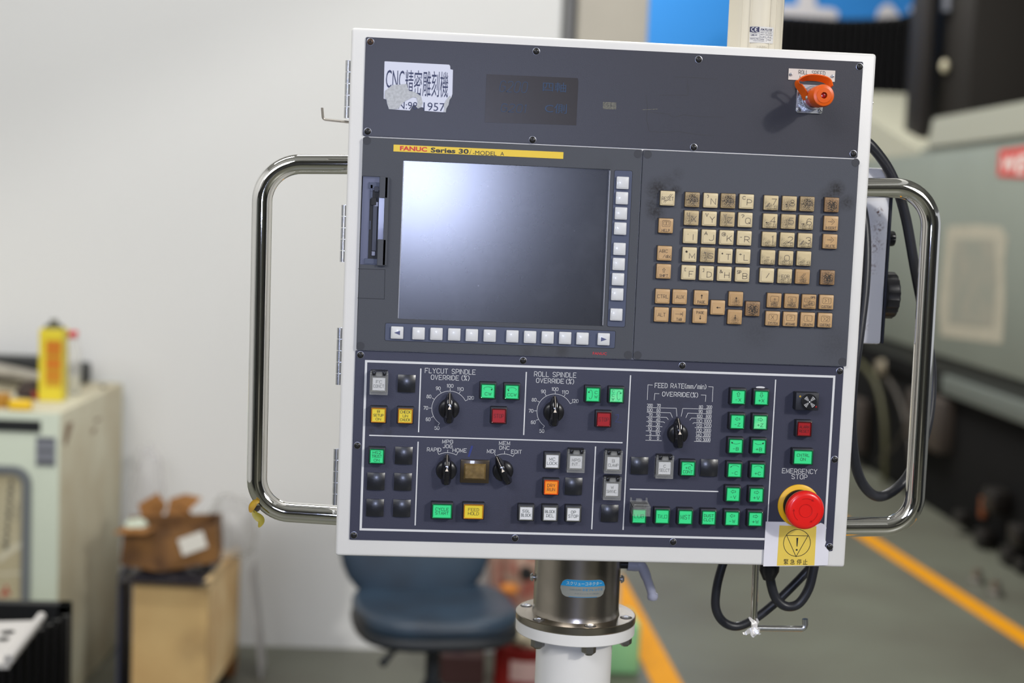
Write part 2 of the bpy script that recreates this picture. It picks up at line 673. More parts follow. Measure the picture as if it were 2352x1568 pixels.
for (x, y, w, d, h, m) in ((-2.7, -3.4, 1.6, 1.2, 2.1, 'dark'), (0.9, -5.6, 1.3, 1.0, 2.3, 'pale'), (3.6, -1.6, 1.1, 1.8, 2.0, 'dark')):  # unseen cabinets, added to give the chrome handles contrast to reflect
    mq = thing('machine_cabinet', {'-2.7': 'unseen dark machine cabinet added left behind the camera for the chrome to reflect', '0.9': 'unseen pale machine cabinet added behind the camera for the chrome to reflect', '3.6': 'unseen dark machine cabinet added right of the camera for the chrome to reflect'}[str(x)], 'cabinet', (x, y, 0))
    bm = NB()
    box(bm, (0, 0, h / 2), (w, d, h), 0.02, 2)
    obj('body', mesh(bm, mat('offstage_' + m, S(30, 32, 34) if m == 'dark' else S(170, 168, 156), 0.5)), mq)
    bm = NB()
    box(bm, (0, d / 2 + .01, h * .55), (w * .7, 0.02, h * .5), 0.005)
    obj('door', mesh(bm, mat('offstage_door', S(90, 96, 92), 0.4)), mq)
# pillar at the end of the wall
p = B(1483, 40, YW - 0.05)
q = B(1325, 40, YW - 0.05)
bm = NB()
box(bm, ((p.x + q.x) / 2, YW + 0.14, 2.6), (p.x - q.x, 0.5, 5.2), 0.006)
o = obj('trim_1', mesh(bm, PILL))
o['kind'] = 'structure'
bm = NB()
box(bm, (q.x - 0.022, YW - 0.02, 2.6), (0.03, 0.05, 5.2))
o = obj('trim_2', mesh(bm, mat('shadow_gap_trim', S(120, 120, 122), 0.7)))
o['kind'] = 'structure'

# yellow floor lines
YLINE = mat('yellow_floor_tape', S(212, 142, 0), 0.6, spec=0.2, var=0.05, vscale=12)
for i, (a, b, w, lab) in enumerate((((1436, 1385), (1531, 1568), 0.098, 'yellow floor line running past the foot of the grey post'),
                                    ((1998, 1238), (2352, 1466), 0.088, 'yellow floor line running beside the dark base of the machine'))):
    pa, pb = G(*a, 0), G(*b, 0)
    d = (pb - pa).normalized()
    pa = pa - d * 3.0
    pb = pb + d * 3.0
    n = Vector((-d.y, d.x, 0)) * w / 2
    bm = NB()
    vs = [bm.verts.new((v.x - pa.x, v.y - pa.y, zz)) for zz in (0.0005, 0.002) for v in (pa + n, pb + n, pb - n, pa - n)]
    bm.faces.new(vs[4:])
    for k in range(4):
        bm.faces.new((vs[k], vs[(k + 1) % 4], vs[4 + (k + 1) % 4], vs[4 + k]))
    o = obj('floor_marking', mesh(bm, YLINE), None, (pa.x, pa.y, 0))
    tag(o, lab, 'floor line')

# ================================================================== the console
C0 = Vector((0.209, 0, 1.144))
con = thing('control_panel', 'large white machine control panel with screen, keypad, buttons and chrome handles', 'control panel', C0)


def cp(name, me, at, parent=None, label=None, rot=None):
    return obj(name, me, parent or con, Vector(at), label=label, rot=rot)


DL, DR, DT, DB = -0.0542, 0.4725, 1.6711, 1.1440
cx, cz = (DL + DR) / 2, (DT + DB) / 2
bm = NB()
box(bm, (0, 0.014, 0), (DR - DL, 0.028, DT - DB), 0.0032, 3)
cp('door', mesh(bm, WHITE, 35), (cx, 0, cz), label='white powder-coated door of the panel')
bm = NB()
box(bm, (0, 0.11, 0), (DR - DL - 0.030, 0.164, DT - DB - 0.020), 0.003, 2)
cp('enclosure', mesh(bm, WHITE, 35), (cx, 0, cz), label='white box body behind the door')


def rect_px(tl, tr, br, bl, h):
    a, b, c, d = P(*tl, h), P(*tr, h), P(*br, h), P(*bl, h)
    return (a.x + d.x) / 2, (b.x + c.x) / 2, (a.z + b.z) / 2, (c.z + d.z) / 2


def fastener(px, py, h, r=0.0033, m=None, parent=None, name='screw'):
    c = P(px, py, h)
    key = (name, r, m.name)
    if key not in MESHC:
        bm = NB()
        lathe(bm, [(r * 1.12, 0), (r * 1.12, 0.0003), (r, 0.0004), (r * 0.93, 0.0012), (r * 0.6, 0.0019), (0, 0.0021)], 18)
        for a in (0.5, 0.5 + pi / 2):
            box(bm, (0, 0, 0), (r * 0.95, 0.0006, r * 0.2), mi=1)
            bmesh.ops.rotate(bm, verts=bm.verts[-8:], cent=(0, 0, 0), matrix=Matrix.Rotation(a, 3, 'Y'))
            bmesh.ops.translate(bm, verts=bm.verts[-8:], vec=(0, -0.0021, 0))
        for f in bm.faces:
            if f.calc_center_median().y > -0.0004:
                f.material_index = 2
        MESHC[key] = mesh(bm, [m, BLKM, mat('screw_rim', (0.35, 0.36, 0.42), 0.35, metal=0.8)], 30)
    return cp(name, MESHC[key], c, parent, rot=(0, random.uniform(0, 3), 0))


MESHC = {}
# ---- header plate
HH = 0.0015
x0, x1, z1, z0 = rect_px((839, 84.6), (1983.6, 142), (1968.7, 363), (834, 311.4), HH)
hx, hz = (x0 + x1) / 2, (z0 + z1) / 2
p = P(1560, 215, HH)
q = P(1600, 260, HH)
r_ = P(1865, 330, HH)
mix_spots(HEAD, [(P(1090, 215, HH).x - hx, P(1090, 215, HH).z - hz, 0.03, .35), (P(1030, 290, HH).x - hx, P(1030, 290, HH).z - hz, 0.02, .4)], S(58, 58, 66), 90)
header = cp('header_plate', plate(rr(0, 0, x1 - x0, z1 - z0, 0.0015), [], HH, HEAD, 0.0003), (hx, 0, hz), label='dark grey blank plate across the top of the panel')
for i, s in enumerate(((1231.6, 118), (1604.7, 136.7), (1974.3, 153.4), (844.4, 301.9), (1223, 321.3), (1593.4, 338.2), (1959.8, 353.1))):
    fastener(*s, HH, m=SCREWM)
fastener(850.7, 96, HH, m=RUST)

# machine-name sticker (torn)
HS = 0.0018
tp = [(158, 120), (1810, 208), (1835, 240), (1842, 325), (1908, 340), (1893, 960), (1862, 1060), (1820, 1110), (1790, 1250), (1740, 1330), (1722, 1435), (1180, 1395), (1150, 1310), (1090, 1300), (1010, 1335), (960, 1300), (905, 1210), (850, 1290), (800, 1385), (260, 1352), (210, 1200), (195, 1100), (125, 1080), (148, 130)]
Zs = lambda x, y: (870 + x / 11.2, 130 + y / 11.2)
c = P(*Zs(1000, 780), HS)


def poly_px(pts, conv, h, c, th, m, bev=0):
    o = []
    for a in pts:
        v = P(*conv(*a), h)
        o.append((v.x - c.x, v.z - c.z))
    return plate(o, [], th, m, bev)


stick = cp('machine_name_sticker', poly_px(tp, Zs, HS, c, 0.0003, mat('sticker_white', S(214, 216, 230), 0.5)), (c.x, -HH - 0.00005, c.z), label='torn white sticker with tall black lettering and a serial number')
# torn grey pulp showing where the face paper is gone
tg = [(160, 880), (300, 770), (400, 720), (545, 722), (640, 705), (725, 705), (745, 800), (780, 880), (900, 900), (990, 950), (1090, 1020), (1130, 1200), (1090, 1290), (1010, 1330), (960, 1290), (1000, 1180), (970, 1060), (880, 1040), (700, 1130), (600, 1210), (500, 1340), (400, 1358), (262, 1350), (215, 1200), (200, 1090), (150, 1060)]
tg2 = [(1830, 1000), (1862, 1055), (1820, 1110), (1790, 1250), (1740, 1330), (1722, 1430), (1665, 1420), (1690, 1330), (1670, 1240), (1740, 1100)]
for t_ in (tg, tg2):
    cp('torn_paper', poly_px(t_, Zs, HS, c, 0.00012, mat('torn_pulp', S(196, 198, 202), 0.85, var=0.22, vscale=420)), (c.x, -HS - 0.00038, c.z), stick)
NAVY = mat('navy_print', S(52, 58, 92), 0.5)
fm = []


def put_font(s, l, t, r, b, conv, h, m, name='lettering', parent=None, depth=0.0, **kw):
    a, d = P(*conv(l, (t + b) / 2), h), P(*conv(r, (t + b) / 2), h)
    e, f = P(*conv((l + r) / 2, t), h), P(*conv((l + r) / 2, b), h)
    me = font_mesh(s, d.x - a.x, e.z - f.z, m, **kw)
    return cp(name, me, ((a.x + d.x) / 2, -h - depth, (e.z + f.z) / 2), parent)


put_font('C', 185, 340, 330, 810, Zs, HS + 0.0002, NAVY, parent=stick)
put_font('NC', 355, 355, 655, 830, Zs, HS + 0.0002, NAVY, parent=stick)
put_font('精密雕刻機', 680, 360, 1790, 1030, Zs, HS + 0.0002, NAVY, parent=stick)
put_font('N:98', 500, 1160, 990, 1350, Zs, HS + 0.0002, NAVY, parent=stick)
put_font('1957', 1150, 1185, 1700, 1395, Zs, HS + 0.0002, NAVY, parent=stick)

# transparent tape patch with faded blue pen
Zt = lambda x, y: (720 + x / 3.36, 40 + y / 3.36)
TAPE = mat('clear_tape', S(66, 61, 58), 0.30, spec=0.35, alpha=0.6, bump=0.03, bscale=200)
tq = [(1335, 437), (2040, 468), (2045, 500), (2028, 832), (1320, 810), (1328, 640)]
c = P(*Zt(1680, 640), HS)
tape = cp('tape_patch', poly_px(tq, Zt, HS, c, 0.0002, TAPE), (c.x, -HH - 0.00005, c.z), label='clear tape patch with faint blue handwriting')
PEN = mat('faded_blue_pen', S(38, 62, 92), 0.5)
bm = NB()
for s, l, r, y, hgt in (('G200', 1440, 1650, 535, 80), ('G201', 1450, 1640, 700, 60)):
    a, d = P(*Zt(l, y), HS), P(*Zt(r, y), HS)
    write(bm, s, (a.x + d.x) / 2 - c.x, (a.z + d.z) / 2 - c.z, d.x - a.x, hgt / 3.36 * 0.00044, 0.0006, 0, slant=0.15)
cp('handwriting', mesh(bm, PEN), (c.x, -HS - 0.0002, c.z), tape)
put_font('四軸', 1770, 500, 1950, 575, Zt, HS + 0.0002, PEN, 'handwriting', tape)
put_font('C側', 1785, 665, 1955, 740, Zt, HS + 0.0002, PEN, 'handwriting', tape)

bm = NB()
for pts in ([(570, 460), (690, 462), (760, 466), (820, 475), (850, 470), (880, 480), (900, 470)], [(350, 600), (360, 700), (352, 780), (375, 880), (480, 885), (600, 880), (760, 905), (880, 912)], [(680, 520), (672, 600), (560, 600), (450, 600)], [(380, 730), (520, 745), (560, 770), (640, 750), (760, 765), (950, 770)], [(670, 480), (665, 560)]):
    q = []
    for a, b in pts:
        v = P(1380 + a / 3.36, 40 + b / 3.36, HH)
        q.append((v.x - hx, v.z - hz))
    ribbon(bm, q, 0.00035, 0)
cp('glue_residue', mesh(bm, mat('glue_line', S(58, 57, 58), 0.6)), (hx, -HH - 0.00015, hz), label='thin lines of old tape residue')
bm = NB()
for pts, w in (([(320, 712), (380, 710), (436, 707)], 0.0006), ([(35, 680), (100, 682)], 0.007)):
    bm = NB()
    q = []
    for a, b in pts:
        v = P(1380 + a / 3.36, 40 + b / 3.36, HH)
        q.append((v.x - hx, v.z - hz))
    ribbon(bm, q, w, 0)
    cp('glue_residue', mesh(bm, mat('glue_spot', S(120, 118, 106), 0.7, col2=S(78, 77, 76), vscale=600)), (hx, -HH - 0.00016, hz), label='pale crumbs of old adhesive')

# ---- ROLL SPEED name plate
x0, x1, z1, z0 = rect_px((1812, 157.4), (1918.8, 161.7), (1917.3, 187.5), (1810.2, 183.5), 0.0025)
nm = cp('name_plate', plate(rr(0, 0, x1 - x0, z1 - z0, 0.0003), [], 0.001, mat('engraved_laminate', S(214, 204, 194), 0.45), 0.0001), ((x0 + x1) / 2, -HH, (z0 + z1) / 2), label='small cream engraved name plate with two screws')
for s in ((1816.2, 171), (1911.8, 175)):
    fastener(*s, 0.0025, 0.0015, ZINC, nm)
bm = NB()
Zn = lambda x, y: (1780 + x / 11.2, 140 + y / 11.2)
c = P(*Zn(950, 300), 0.0026)
for s, l, r, y, hgt in (('ROLL', 612, 845, 290, 96), ('SPEED', 955, 1290, 312, 100), ('I', 640, 645, 425, 96)):
    a, d = P(*Zn(l, y), 0.0026), P(*Zn(r, y), 0.0026)
    write(bm, s, (a.x + d.x) / 2 - c.x, (a.z + d.z) / 2 - c.z, d.x - a.x, hgt / 11.2 * 0.00044, 0.00045, 0)
cp('lettering', mesh(bm, INK), (c.x, -0.0026, c.z), nm)

# ---- round connector with orange cap
c = P(1860.4, 227.3, 0.0035)
sock = cp('connector_socket', plate(rr(0, 0, 0.0275, 0.0285, 0.0025), [], 0.002, ZINC, 0.0003), (c.x, -HH, c.z), label='square metal connector flange')
for dx, dz in ((-1, 1), (1, 1), (-1, -1), (1, -1)):
    w = Vector((c.x + dx * 0.0110, -0.0035, c.z + dz * 0.0112))
    key = 'csc'
    if key not in MESHC:
        bm = NB()
        lathe(bm, [(0.0024, 0), (0.0023, 0.0010), (0.0015, 0.0016), (0, 0.0017)], 16)
        for a in (0.3, 0.3 + pi / 2):
            vs = box(bm, (0, 0, 0), (0.0026, 0.0004, 0.0005), mi=1)
            bmesh.ops.rotate(bm, verts=vs, cent=(0, 0, 0), matrix=Matrix.Rotation(a, 3, 'Y'))
            bmesh.ops.translate(bm, verts=vs, vec=(0, -0.0017, 0))
        MESHC[key] = mesh(bm, [ZINC, BLKM], 30)
    cp('screw', MESHC[key], w, sock)
bm = NB()
n = 44
ring0, ring1 = [], []
for k in range(n * 2):
    r = 0.0121 if k % 2 else 0.0113
    a = 2 * pi * (k + (0.25 if k % 2 else -0.25) * 0) / (n * 2)
    ring0.append(bm.verts.new((r * cos(a), 0, r * sin(a))))
    ring1.append(bm.verts.new((r * cos(a), -0.010, r * sin(a))))
for k in range(n * 2):
    bm.faces.new((ring0[k], ring0[(k + 1) % (2 * n)], ring1[(k + 1) % (2 * n)], ring1[k]))
bm.faces.new(ring1)
cp('knurled_ring', mesh(bm, mat('dull_nickel', (0.30, 0.31, 0.32), 0.35, metal=1)), (c.x, -0.0035, c.z), sock)
bm = NB()
lathe(bm, [(0.0108, 0), (0.0110, 0.003), (0.0108, 0.0042), (0.0098, 0.0042), (0.0096, 0.002)], 36)
cp('locking_ring', mesh(bm, ZINC, 40), (c.x, -0.0130, c.z), sock)
bm = NB()
lathe(bm, [(0.0088, 0), (0.0088, 0.008), (0.0082, 0.011), (0.0082, 0.017)], 36)
cp('plug_body', mesh(bm, mat('plug_red', S(196, 52, 24), 0.3, coat=0.3), 40), (c.x, -0.0150, c.z), sock)
bm = NB()
lathe(bm, [(0.0085, 0), (0.0106, 0.002), (0.0109, 0.020), (0.0100, 0.0225), (0.0074, 0.0232), (0.0072, 0.0238), (0.0031, 0.0240), (0.0029, 0.019), (0, 0.019)], 40, cap=False)
cap_ = cp('dust_cap', mesh(bm, ORG, 35), (c.x, -0.0300, c.z), sock, label='orange dust cap')
bm = NB()
lathe(bm, [(0.0029, 0), (0.0022, 0.003), (0, 0.0036)], 20, cap=False)
cp('red_centre', mesh(bm, REDD, 40), (c.x, -0.0490, c.z), sock)
# strap: a flat rubber band looping from the ring to the cap
pts = [Vector((-0.0080, -0.020, -0.0020)), Vector((-0.0122, -0.022, 0.0050)), Vector((-0.0180, -0.024, 0.0118)), Vector((-0.0172, -0.026, 0.0158)), Vector((-0.010, -0.029, 0.0186)), Vector((0.000, -0.034, 0.0182)), Vector((0.0075, -0.038, 0.0150)), Vector((0.0092, -0.042, 0.0085))]
sp = spline(pts, 8)
bm = NB()
prev = None
for i, v in enumerate(sp):
    t = (sp[min(i + 1, len(sp) - 1)] - sp[max(i - 1, 0)]).normalized()
    ax = Vector((0.30, -0.80, 0.52)).normalized()
    nn = t.cross(ax).normalized()
    ax = nn.cross(t).normalized()
    hw, th = 0.0040, 0.0007
    q = [bm.verts.new(v + ax * a * hw + nn * b * th) for a, b in ((-1, -1), (1, -1), (1, 1), (-1, 1))]
    if prev:
        for k in range(4):
            bm.faces.new((prev[k], prev[(k + 1) % 4], q[(k + 1) % 4], q[k]))
    else:
        bm.faces.new(q)
    prev = q
bm.faces.new(prev)
cp('strap', mesh(bm, ORG, 50), (c.x, 0, c.z), sock, label='curled orange rubber strap')
bm = NB()
lathe(bm, [(0.0019, 0), (0.0017, 0.0007), (0.0008, 0.0010), (0, 0.0010)], 14)
cp('rivet', mesh(bm, ZINC, 40), (c.x - 0.0088, -0.0245, c.z - 0.0005), sock, rot=(0, 0, -0.8))

# ---- display unit
HD = 0.0042
dl = (P(834, 313.5, HD).x + P(818, 803, HD).x) / 2
dtz = (P(834, 314, HD).z + P(1475, 344, HD).z) / 2
dbz = (P(818, 804, HD).z + P(1452.4, 824.5, HD).z) / 2
dr = (P(1475.2, 344, HD).x + P(1452.2, 824, HD).x) / 2
sx0, sx1, sz1, sz0 = rect_px((925.4, 367.4), (1402.5, 390.6), (1385.2, 748.7), (914.5, 732.1), HD)
ux, uz = (dl + dr) / 2, (dtz + dbz) / 2
W2 = (dr - dl)
H2 = (dtz - dbz)
# card slot opening
kx0, kx1 = dl + 0.0008, P(871, 500, HD).x
kz1, kz0 = P(850, 405, HD).z, P(850, 608, HD).z
hole1 = rr((sx0 + sx1) / 2 - ux, (sz0 + sz1) / 2 - uz, sx1 - sx0, sz1 - sz0, 0.001, 2)
hole2 = rr((kx0 + kx1) / 2 - ux, (kz0 + kz1) / 2 - uz, kx1 - kx0, kz1 - kz0, 0.0005, 1)
mix_spots(BEZ, [(P(x, y, HD).x - ux, P(x, y, HD).z - uz, r, s) for x, y, r, s in ((1210, 802, .012, .6), (1290, 803, .014, .6), (1380, 385, .016, .3), (1260, 795, 0.02, .5))], S(50, 48, 48), 70)
disp = cp('display_unit', plate(rr(0, 0, W2, H2, 0.0015), [hole1, hole2], HD, BEZ, 0.0004), (ux, 0, uz), label='grey display bezel with screen')
SCRM = mat('lcd_glass', S(38, 39, 43), 0.205, spec=1.0, col2=S(43, 44, 48), vscale=25)
nt = SCRM.node_tree
bs = nt.nodes['Principled BSDF']
tc = nt.nodes.new('ShaderNodeTexCoord')
vo = nt.nodes.new('ShaderNodeTexVoronoi')
vo.inputs['Scale'].default_value = 90
nt.links.new(tc.outputs['Object'], vo.inputs['Vector'])
n3 = nt.nodes.new('ShaderNodeTexNoise')
n3.inputs['Scale'].default_value = 18
n3.inputs['Detail'].default_value = 6
nt.links.new(tc.outputs['Object'], n3.inputs['Vector'])
mr = nt.nodes.new('ShaderNodeMapRange')
mr.inputs['From Min'].default_value = 0.10
mr.inputs['From Max'].default_value = 0.04
nt.links.new(vo.outputs['Distance'], mr.inputs['Value'])
m3 = nt.nodes.new('ShaderNodeMath')
m3.operation = 'MULTIPLY'
nt.links.new(mr.outputs[0], m3.inputs[0])
mr2 = nt.nodes.new('ShaderNodeMapRange')
mr2.inputs['From Min'].default_value = 0.52
mr2.inputs['From Max'].default_value = 0.72
mr2.inputs['To Max'].default_value = 0.8
nt.links.new(n3.outputs['Fac'], mr2.inputs['Value'])
nt.links.new(mr2.outputs[0], m3.inputs[1])
ad = nt.nodes.new('ShaderNodeMath')
ad.operation = 'ADD'
ad.use_clamp = True
nt.links.new(m3.outputs[0], ad.inputs[0])
mr4 = nt.nodes.new('ShaderNodeMath')
mr4.operation = 'MULTIPLY'
mr4.inputs[1].default_value = 0.16
nt.links.new(mr2.outputs[0], mr4.inputs[0])
nt.links.new(mr4.outputs[0], ad.inputs[1])
mx = nt.nodes.new('ShaderNodeMix')
mx.data_type = 'RGBA'
nt.links.new(ad.outputs[0], mx.inputs['Factor'])
nt.links.new(bs.inputs['Base Color'].links[0].from_socket, mx.inputs['A'])
mx.inputs['B'].default_value = (*S(96, 98, 106), 1)
nt.links.new(mx.outputs['Result'], bs.inputs['Base Color'])
bm = NB()
box(bm, (0, 0, 0), (sx1 - sx0 + 0.002, 0.0012, sz1 - sz0 + 0.002))
cp('screen', mesh(bm, SCRM), ((sx0 + sx1) / 2, -0.0008, (sz0 + sz1) / 2), disp, label='dusty dark matt screen')
# inner reveal of the screen opening, light on its sides put into the colour
for (xx, nmx) in ((sx0 + 0.0004, 'lit_reveal'), (sx1 - 0.0004, 'lit_reveal')):
    bm = NB()
    box(bm, (0, 0, 0), (0.0008, 0.0030, sz1 - sz0 - 0.0015))
    cp(nmx, mesh(bm, mat('lit_reveal_grey', S(150, 152, 160), 0.35)), (xx, -0.0028, (sz0 + sz1) / 2), disp)
# brand strip
x0, x1, z1, z0 = rect_px((903.9, 331.1), (1293.8, 350.1), (1293.8, 365.9), (903.9, 346.5), HD)
bs_ = cp('brand_strip', plate(rr(0, 0, x1 - x0, z1 - z0, 0.0003), [], 0.0004, mat('yellow_foil', S(232, 196, 42), 0.42), 0), ((x0 + x1) / 2, -HD, (z0 + z1) / 2), label='yellow brand strip above the screen')
CRIM = mat('crimson_print', S(204, 40, 52), 0.5)
put_font('FANUC', 668, 996, 877, 1031, Zt, HD + 0.0006, CRIM, parent=bs_, bold=0.03)
put_font('Series 30', 905, 1009, 1198, 1047, Zt, HD + 0.0006, INK, parent=bs_, bold=0.03)
put_font('i', 1204, 1019, 1219, 1055, Zt, HD + 0.0006, INK, parent=bs_, slant=0.4)
put_font('-MODEL', 1230, 1031, 1413, 1063, Zt, HD + 0.0006, INK, parent=bs_, bold=0.0)
put_font('A', 1443, 1038, 1471, 1066, Zt, HD + 0.0006, INK, parent=bs_)
Z4b = lambda x, y: (1220 + x / 2.904, 320 + y / 2.904)
put_font('FANUC', 411, 1419, 503, 1437, Z4b, HD + 0.0002, CRIM, parent=disp, bold=0.01)


def plug(px, py, h, parent):
    c = P(px, py, h)
    if 'plug' not in MESHC:
        bm = NB()
        lathe(bm, [(0.0041, 0), (0.0041, 0.00025), (0, 0.00025)], 24)
        MESHC['plug'] = mesh(bm, mat('plug_disc', S(58, 59, 64), 0.6))
    return cp('hole_plug', MESHC['plug'], c, parent)


for s in ((842.9, 322.7), (1465.5, 353.4), (1442.8, 814.8), (827.9, 794)):
    plug(*s, HD, disp)
# memory card slot
bm = NB()
w, hgt = kx1 - kx0, kz1 - kz0
box(bm, (0, 0.0030, 0), (w, 0.001, hgt), mi=0)
cs = cp('card_slot', mesh(bm, mat('slot_blue_grey', S(78, 80, 102), 0.34, coat=0.0)), ((kx0 + kx1) / 2, -0.0030, (kz0 + kz1) / 2), label='open memory card slot with black connector')
for nme, fx, fz, fw_, fh, m, yy in (('card_guide', .66, .90, .62, .07, STRIP, -0.001), ('card_guide', .62, .04, .74, .06, STRIP, -0.001), ('eject_button', .66, .72, .30, .085, BLKM, -0.0016), ('slot_well', .72, .45, .56, .80, BLKM, 0.0005), ('connector_body', .76, .42, .24, .52, mat('connector_grey', S(48, 50, 62), 0.4), -0.001), ('connector_clip', .82, .69, .20, .05, mat('clip_metal', S(110, 112, 130), 0.3), -0.0014), ('connector_clip', .74, .13, .20, .05, mat('clip_metal', S(110, 112, 130), 0.3), -0.0014), ('card_guide', .52, .79, .14, .085, STRIP, -0.001), ('card_guide', .52, .87, .14, .075, STRIP, -0.001), ('card_guide', .50, .45, .06, .10, STRIP, -0.001), ('latch_window', .80, .86, .24, .06, mat('void_black', (0.004, 0.004, 0.006), 0.4), -0.0014)):
    bm = NB()
    box(bm, (0, 0, 0), (w * fw_, 0.0014, hgt * fh), 0.0002, 1)
    cp(nme, mesh(bm, m), (kx0 + w * min(fx, 1 - fw_ / 2), -0.0016 + yy * 0.8, kz0 + hgt * fz), cs)
a, b = P(881, 408, HD + 0.004), P(872.5, 606, HD + 0.004)
bm = NB()
fwid = 0.0082
box(bm, (0, 0, hgt * 0.385), (fwid, 0.0045, hgt * 0.245), 0.0004, 1)
box(bm, (0, 0, -hgt * 0.355), (fwid, 0.0045, hgt * 0.30), 0.0004, 1)
box(bm, (fwid * 0.42, 0, 0), (fwid * 0.55, 0.0045, hgt), 0.0004, 1)
box(bm, (-0.0005, 0.0012, hgt * .03), (fwid * 0.9, 0.002, hgt * 0.5), mi=1)
cp('card_slot_cover', mesh(bm, [BEZ, mat('inner_cover_gloss', S(112, 116, 146), 0.3, coat=0.15)]), (kx1 + fwid * 0.42, -HD - 0.0015, (kz0 + kz1) / 2), disp, label='half-open sliding cover of the card slot')
bm = NB()
a, b, c_, d_ = P(822.5, 617, HD), P(884.5, 619, HD), P(882.5, 686.5, HD), P(821, 684, HD)
for s, t in ((a, b), (b, c_), (c_, d_)):
    ribbon(bm, [(s.x - ux, s.z - uz), (t.x - ux, t.z - uz)], 0.0004, 0)
cp('flap_outline', mesh(bm, BLKM), (ux, -HD - 0.0002, uz), disp)

# soft-key strips
for tl, tr, br, bl in (((886, 741.3), (1413.5, 760.8), (1411.5, 799.3), (883.9, 781.1)), ((1411.8, 390.9), (1452.1, 393), (1435.2, 750.4), (1394.9, 749.1))):
    x0, x1, z1, z0 = rect_px(tl, tr, br, bl, HD)
    cp('key_strip', plate(rr(0, 0, x1 - x0, z1 - z0, 0.0015), [], 0.0003, STRIP, 0), ((x0 + x1) / 2, -HD, (z0 + z1) / 2), disp)
    cp('key_strip_edge', plate(rr(0, 0, x1 - x0 + 0.0010, z1 - z0 + 0.0010, 0.002), [], 0.00015, BLKM, 0), ((x0 + x1) / 2, -HD, (z0 + z1) / 2), disp)
bm = NB()
box(bm, (0, -0.0015, 0), (0.0124, 0.0030, 0.0124), 0.0009, 3)
box(bm, (0, -0.0031, 0), (0.0098, 0.0006, 0.0098), 0.00028, 2)
sk_me = mesh(bm, KEYW, 40)
soft = [(912.1, 764), (961.4, 765.8), (1002.4, 767), (1043.4, 768.2), (1083.8, 769.8), (1124.9, 771), (1176.9, 772.5), (1217.6, 774), (1257.9, 775), (1298.2, 776.3), (1338.1, 777.6), (1386.7, 779),
        (1430.4, 419.9), (1428.7, 455), (1426.6, 490.1), (1424.9, 524.9), (1423.2, 571.7), (1421.4, 606.5), (1419.7, 641.3), (1418, 676), (1415.9, 722.5)]
for i, s in enumerate(soft):
    c = P(*s, HD + 0.003)
    k = cp('soft_key', sk_me, (c.x, -HD - 0.0002, c.z))
    if i in (0, 11):
        sg = -1 if i == 0 else 1
        k['label'] = 'white soft key with a dark arrow pointing ' + ('left' if i == 0 else 'right')
        bm = NB()
        vs = [bm.verts.new((sg * a * 0.001, 0, b * 0.001)) for a, b in ((3.1, 0), (-2.9, 2.2), (-2.9, -2.2))]
        bm.faces.new(vs)
        cp('arrow_mark', mesh(bm, mat('arrow_grey', S(84, 88, 124), 0.5)), (c.x, -HD - 0.0037, c.z), k)

# ---- keypad unit
ml = (P(1477.4, 345, HD).x + P(1454, 824, HD).x) / 2
mr_ = (P(1973.8, 365, HD).x + P(1943.9, 842.3, HD).x) / 2
mt = (P(1477.6, 344.8, HD).z + P(1973.8, 365, HD).z) / 2
mb = (P(1454, 825, HD).z + P(1943.9, 842, HD).z) / 2
vx, vz = (ml + mr_) / 2, (mt + mb) / 2


def msp(x, y, r, s):
    v = P(x, y, HD)
    return (v.x - vx, v.z - vz, r, s)


mix_spots(MDI, [msp(1512, 436, .017, 1.3), msp(1550, 440, .010, 1.2), msp(1535, 420, .014, .5), msp(1556, 400, .010, .35), msp(1506, 485, .014, 1.2), msp(1498, 470, .010, .9), msp(1920, 435, .013, 1.3), msp(1945, 465, .012, .9), msp(1905, 455, .016, .9), msp(1740, 760, .03, .3), msp(1920, 790, .03, .3)], S(34, 31, 29), 420, 1.5, -0.15)
keyp = cp('keypad_unit', plate(rr(0, 0, mr_ - ml, mt - mb, 0.0015), [], HD, MDI, 0.0004), (vx, 0, vz), label='dark grey keypad plate with dark hand grime')
for s in ((1487.9, 354.4), (1965.4, 373.3), (1464.5, 815.2), (1935, 830.4)):
    plug(*s, HD, keyp)


def key_mesh(m):
    k = 'key' + m.name
    if k not in MESHC:
        bm = NB()
        box(bm, (0, -0.0008, 0), (0.0152, 0.0016, 0.0156), mi=1)
        box(bm, (0, -0.0026, 0), (0.0146, 0.0042, 0.0146), 0.0009, 2, mi=0)
        box(bm, (0, -0.0049, -0.0006), (0.0118, 0.0005, 0.0108), 0.00024, 1, mi=0)
        MESHC[k] = mesh(bm, [m, KSEAT], 40)
    return MESHC[k]


KI = mat('key_print', S(116, 104, 88), 0.5)
KID = mat('key_print_tan', S(104, 86, 66), 0.5)
Zk = lambda x, y: (1480 + x / 4.126, 400 + y / 4.126)
L, T = KEYL, KEYB
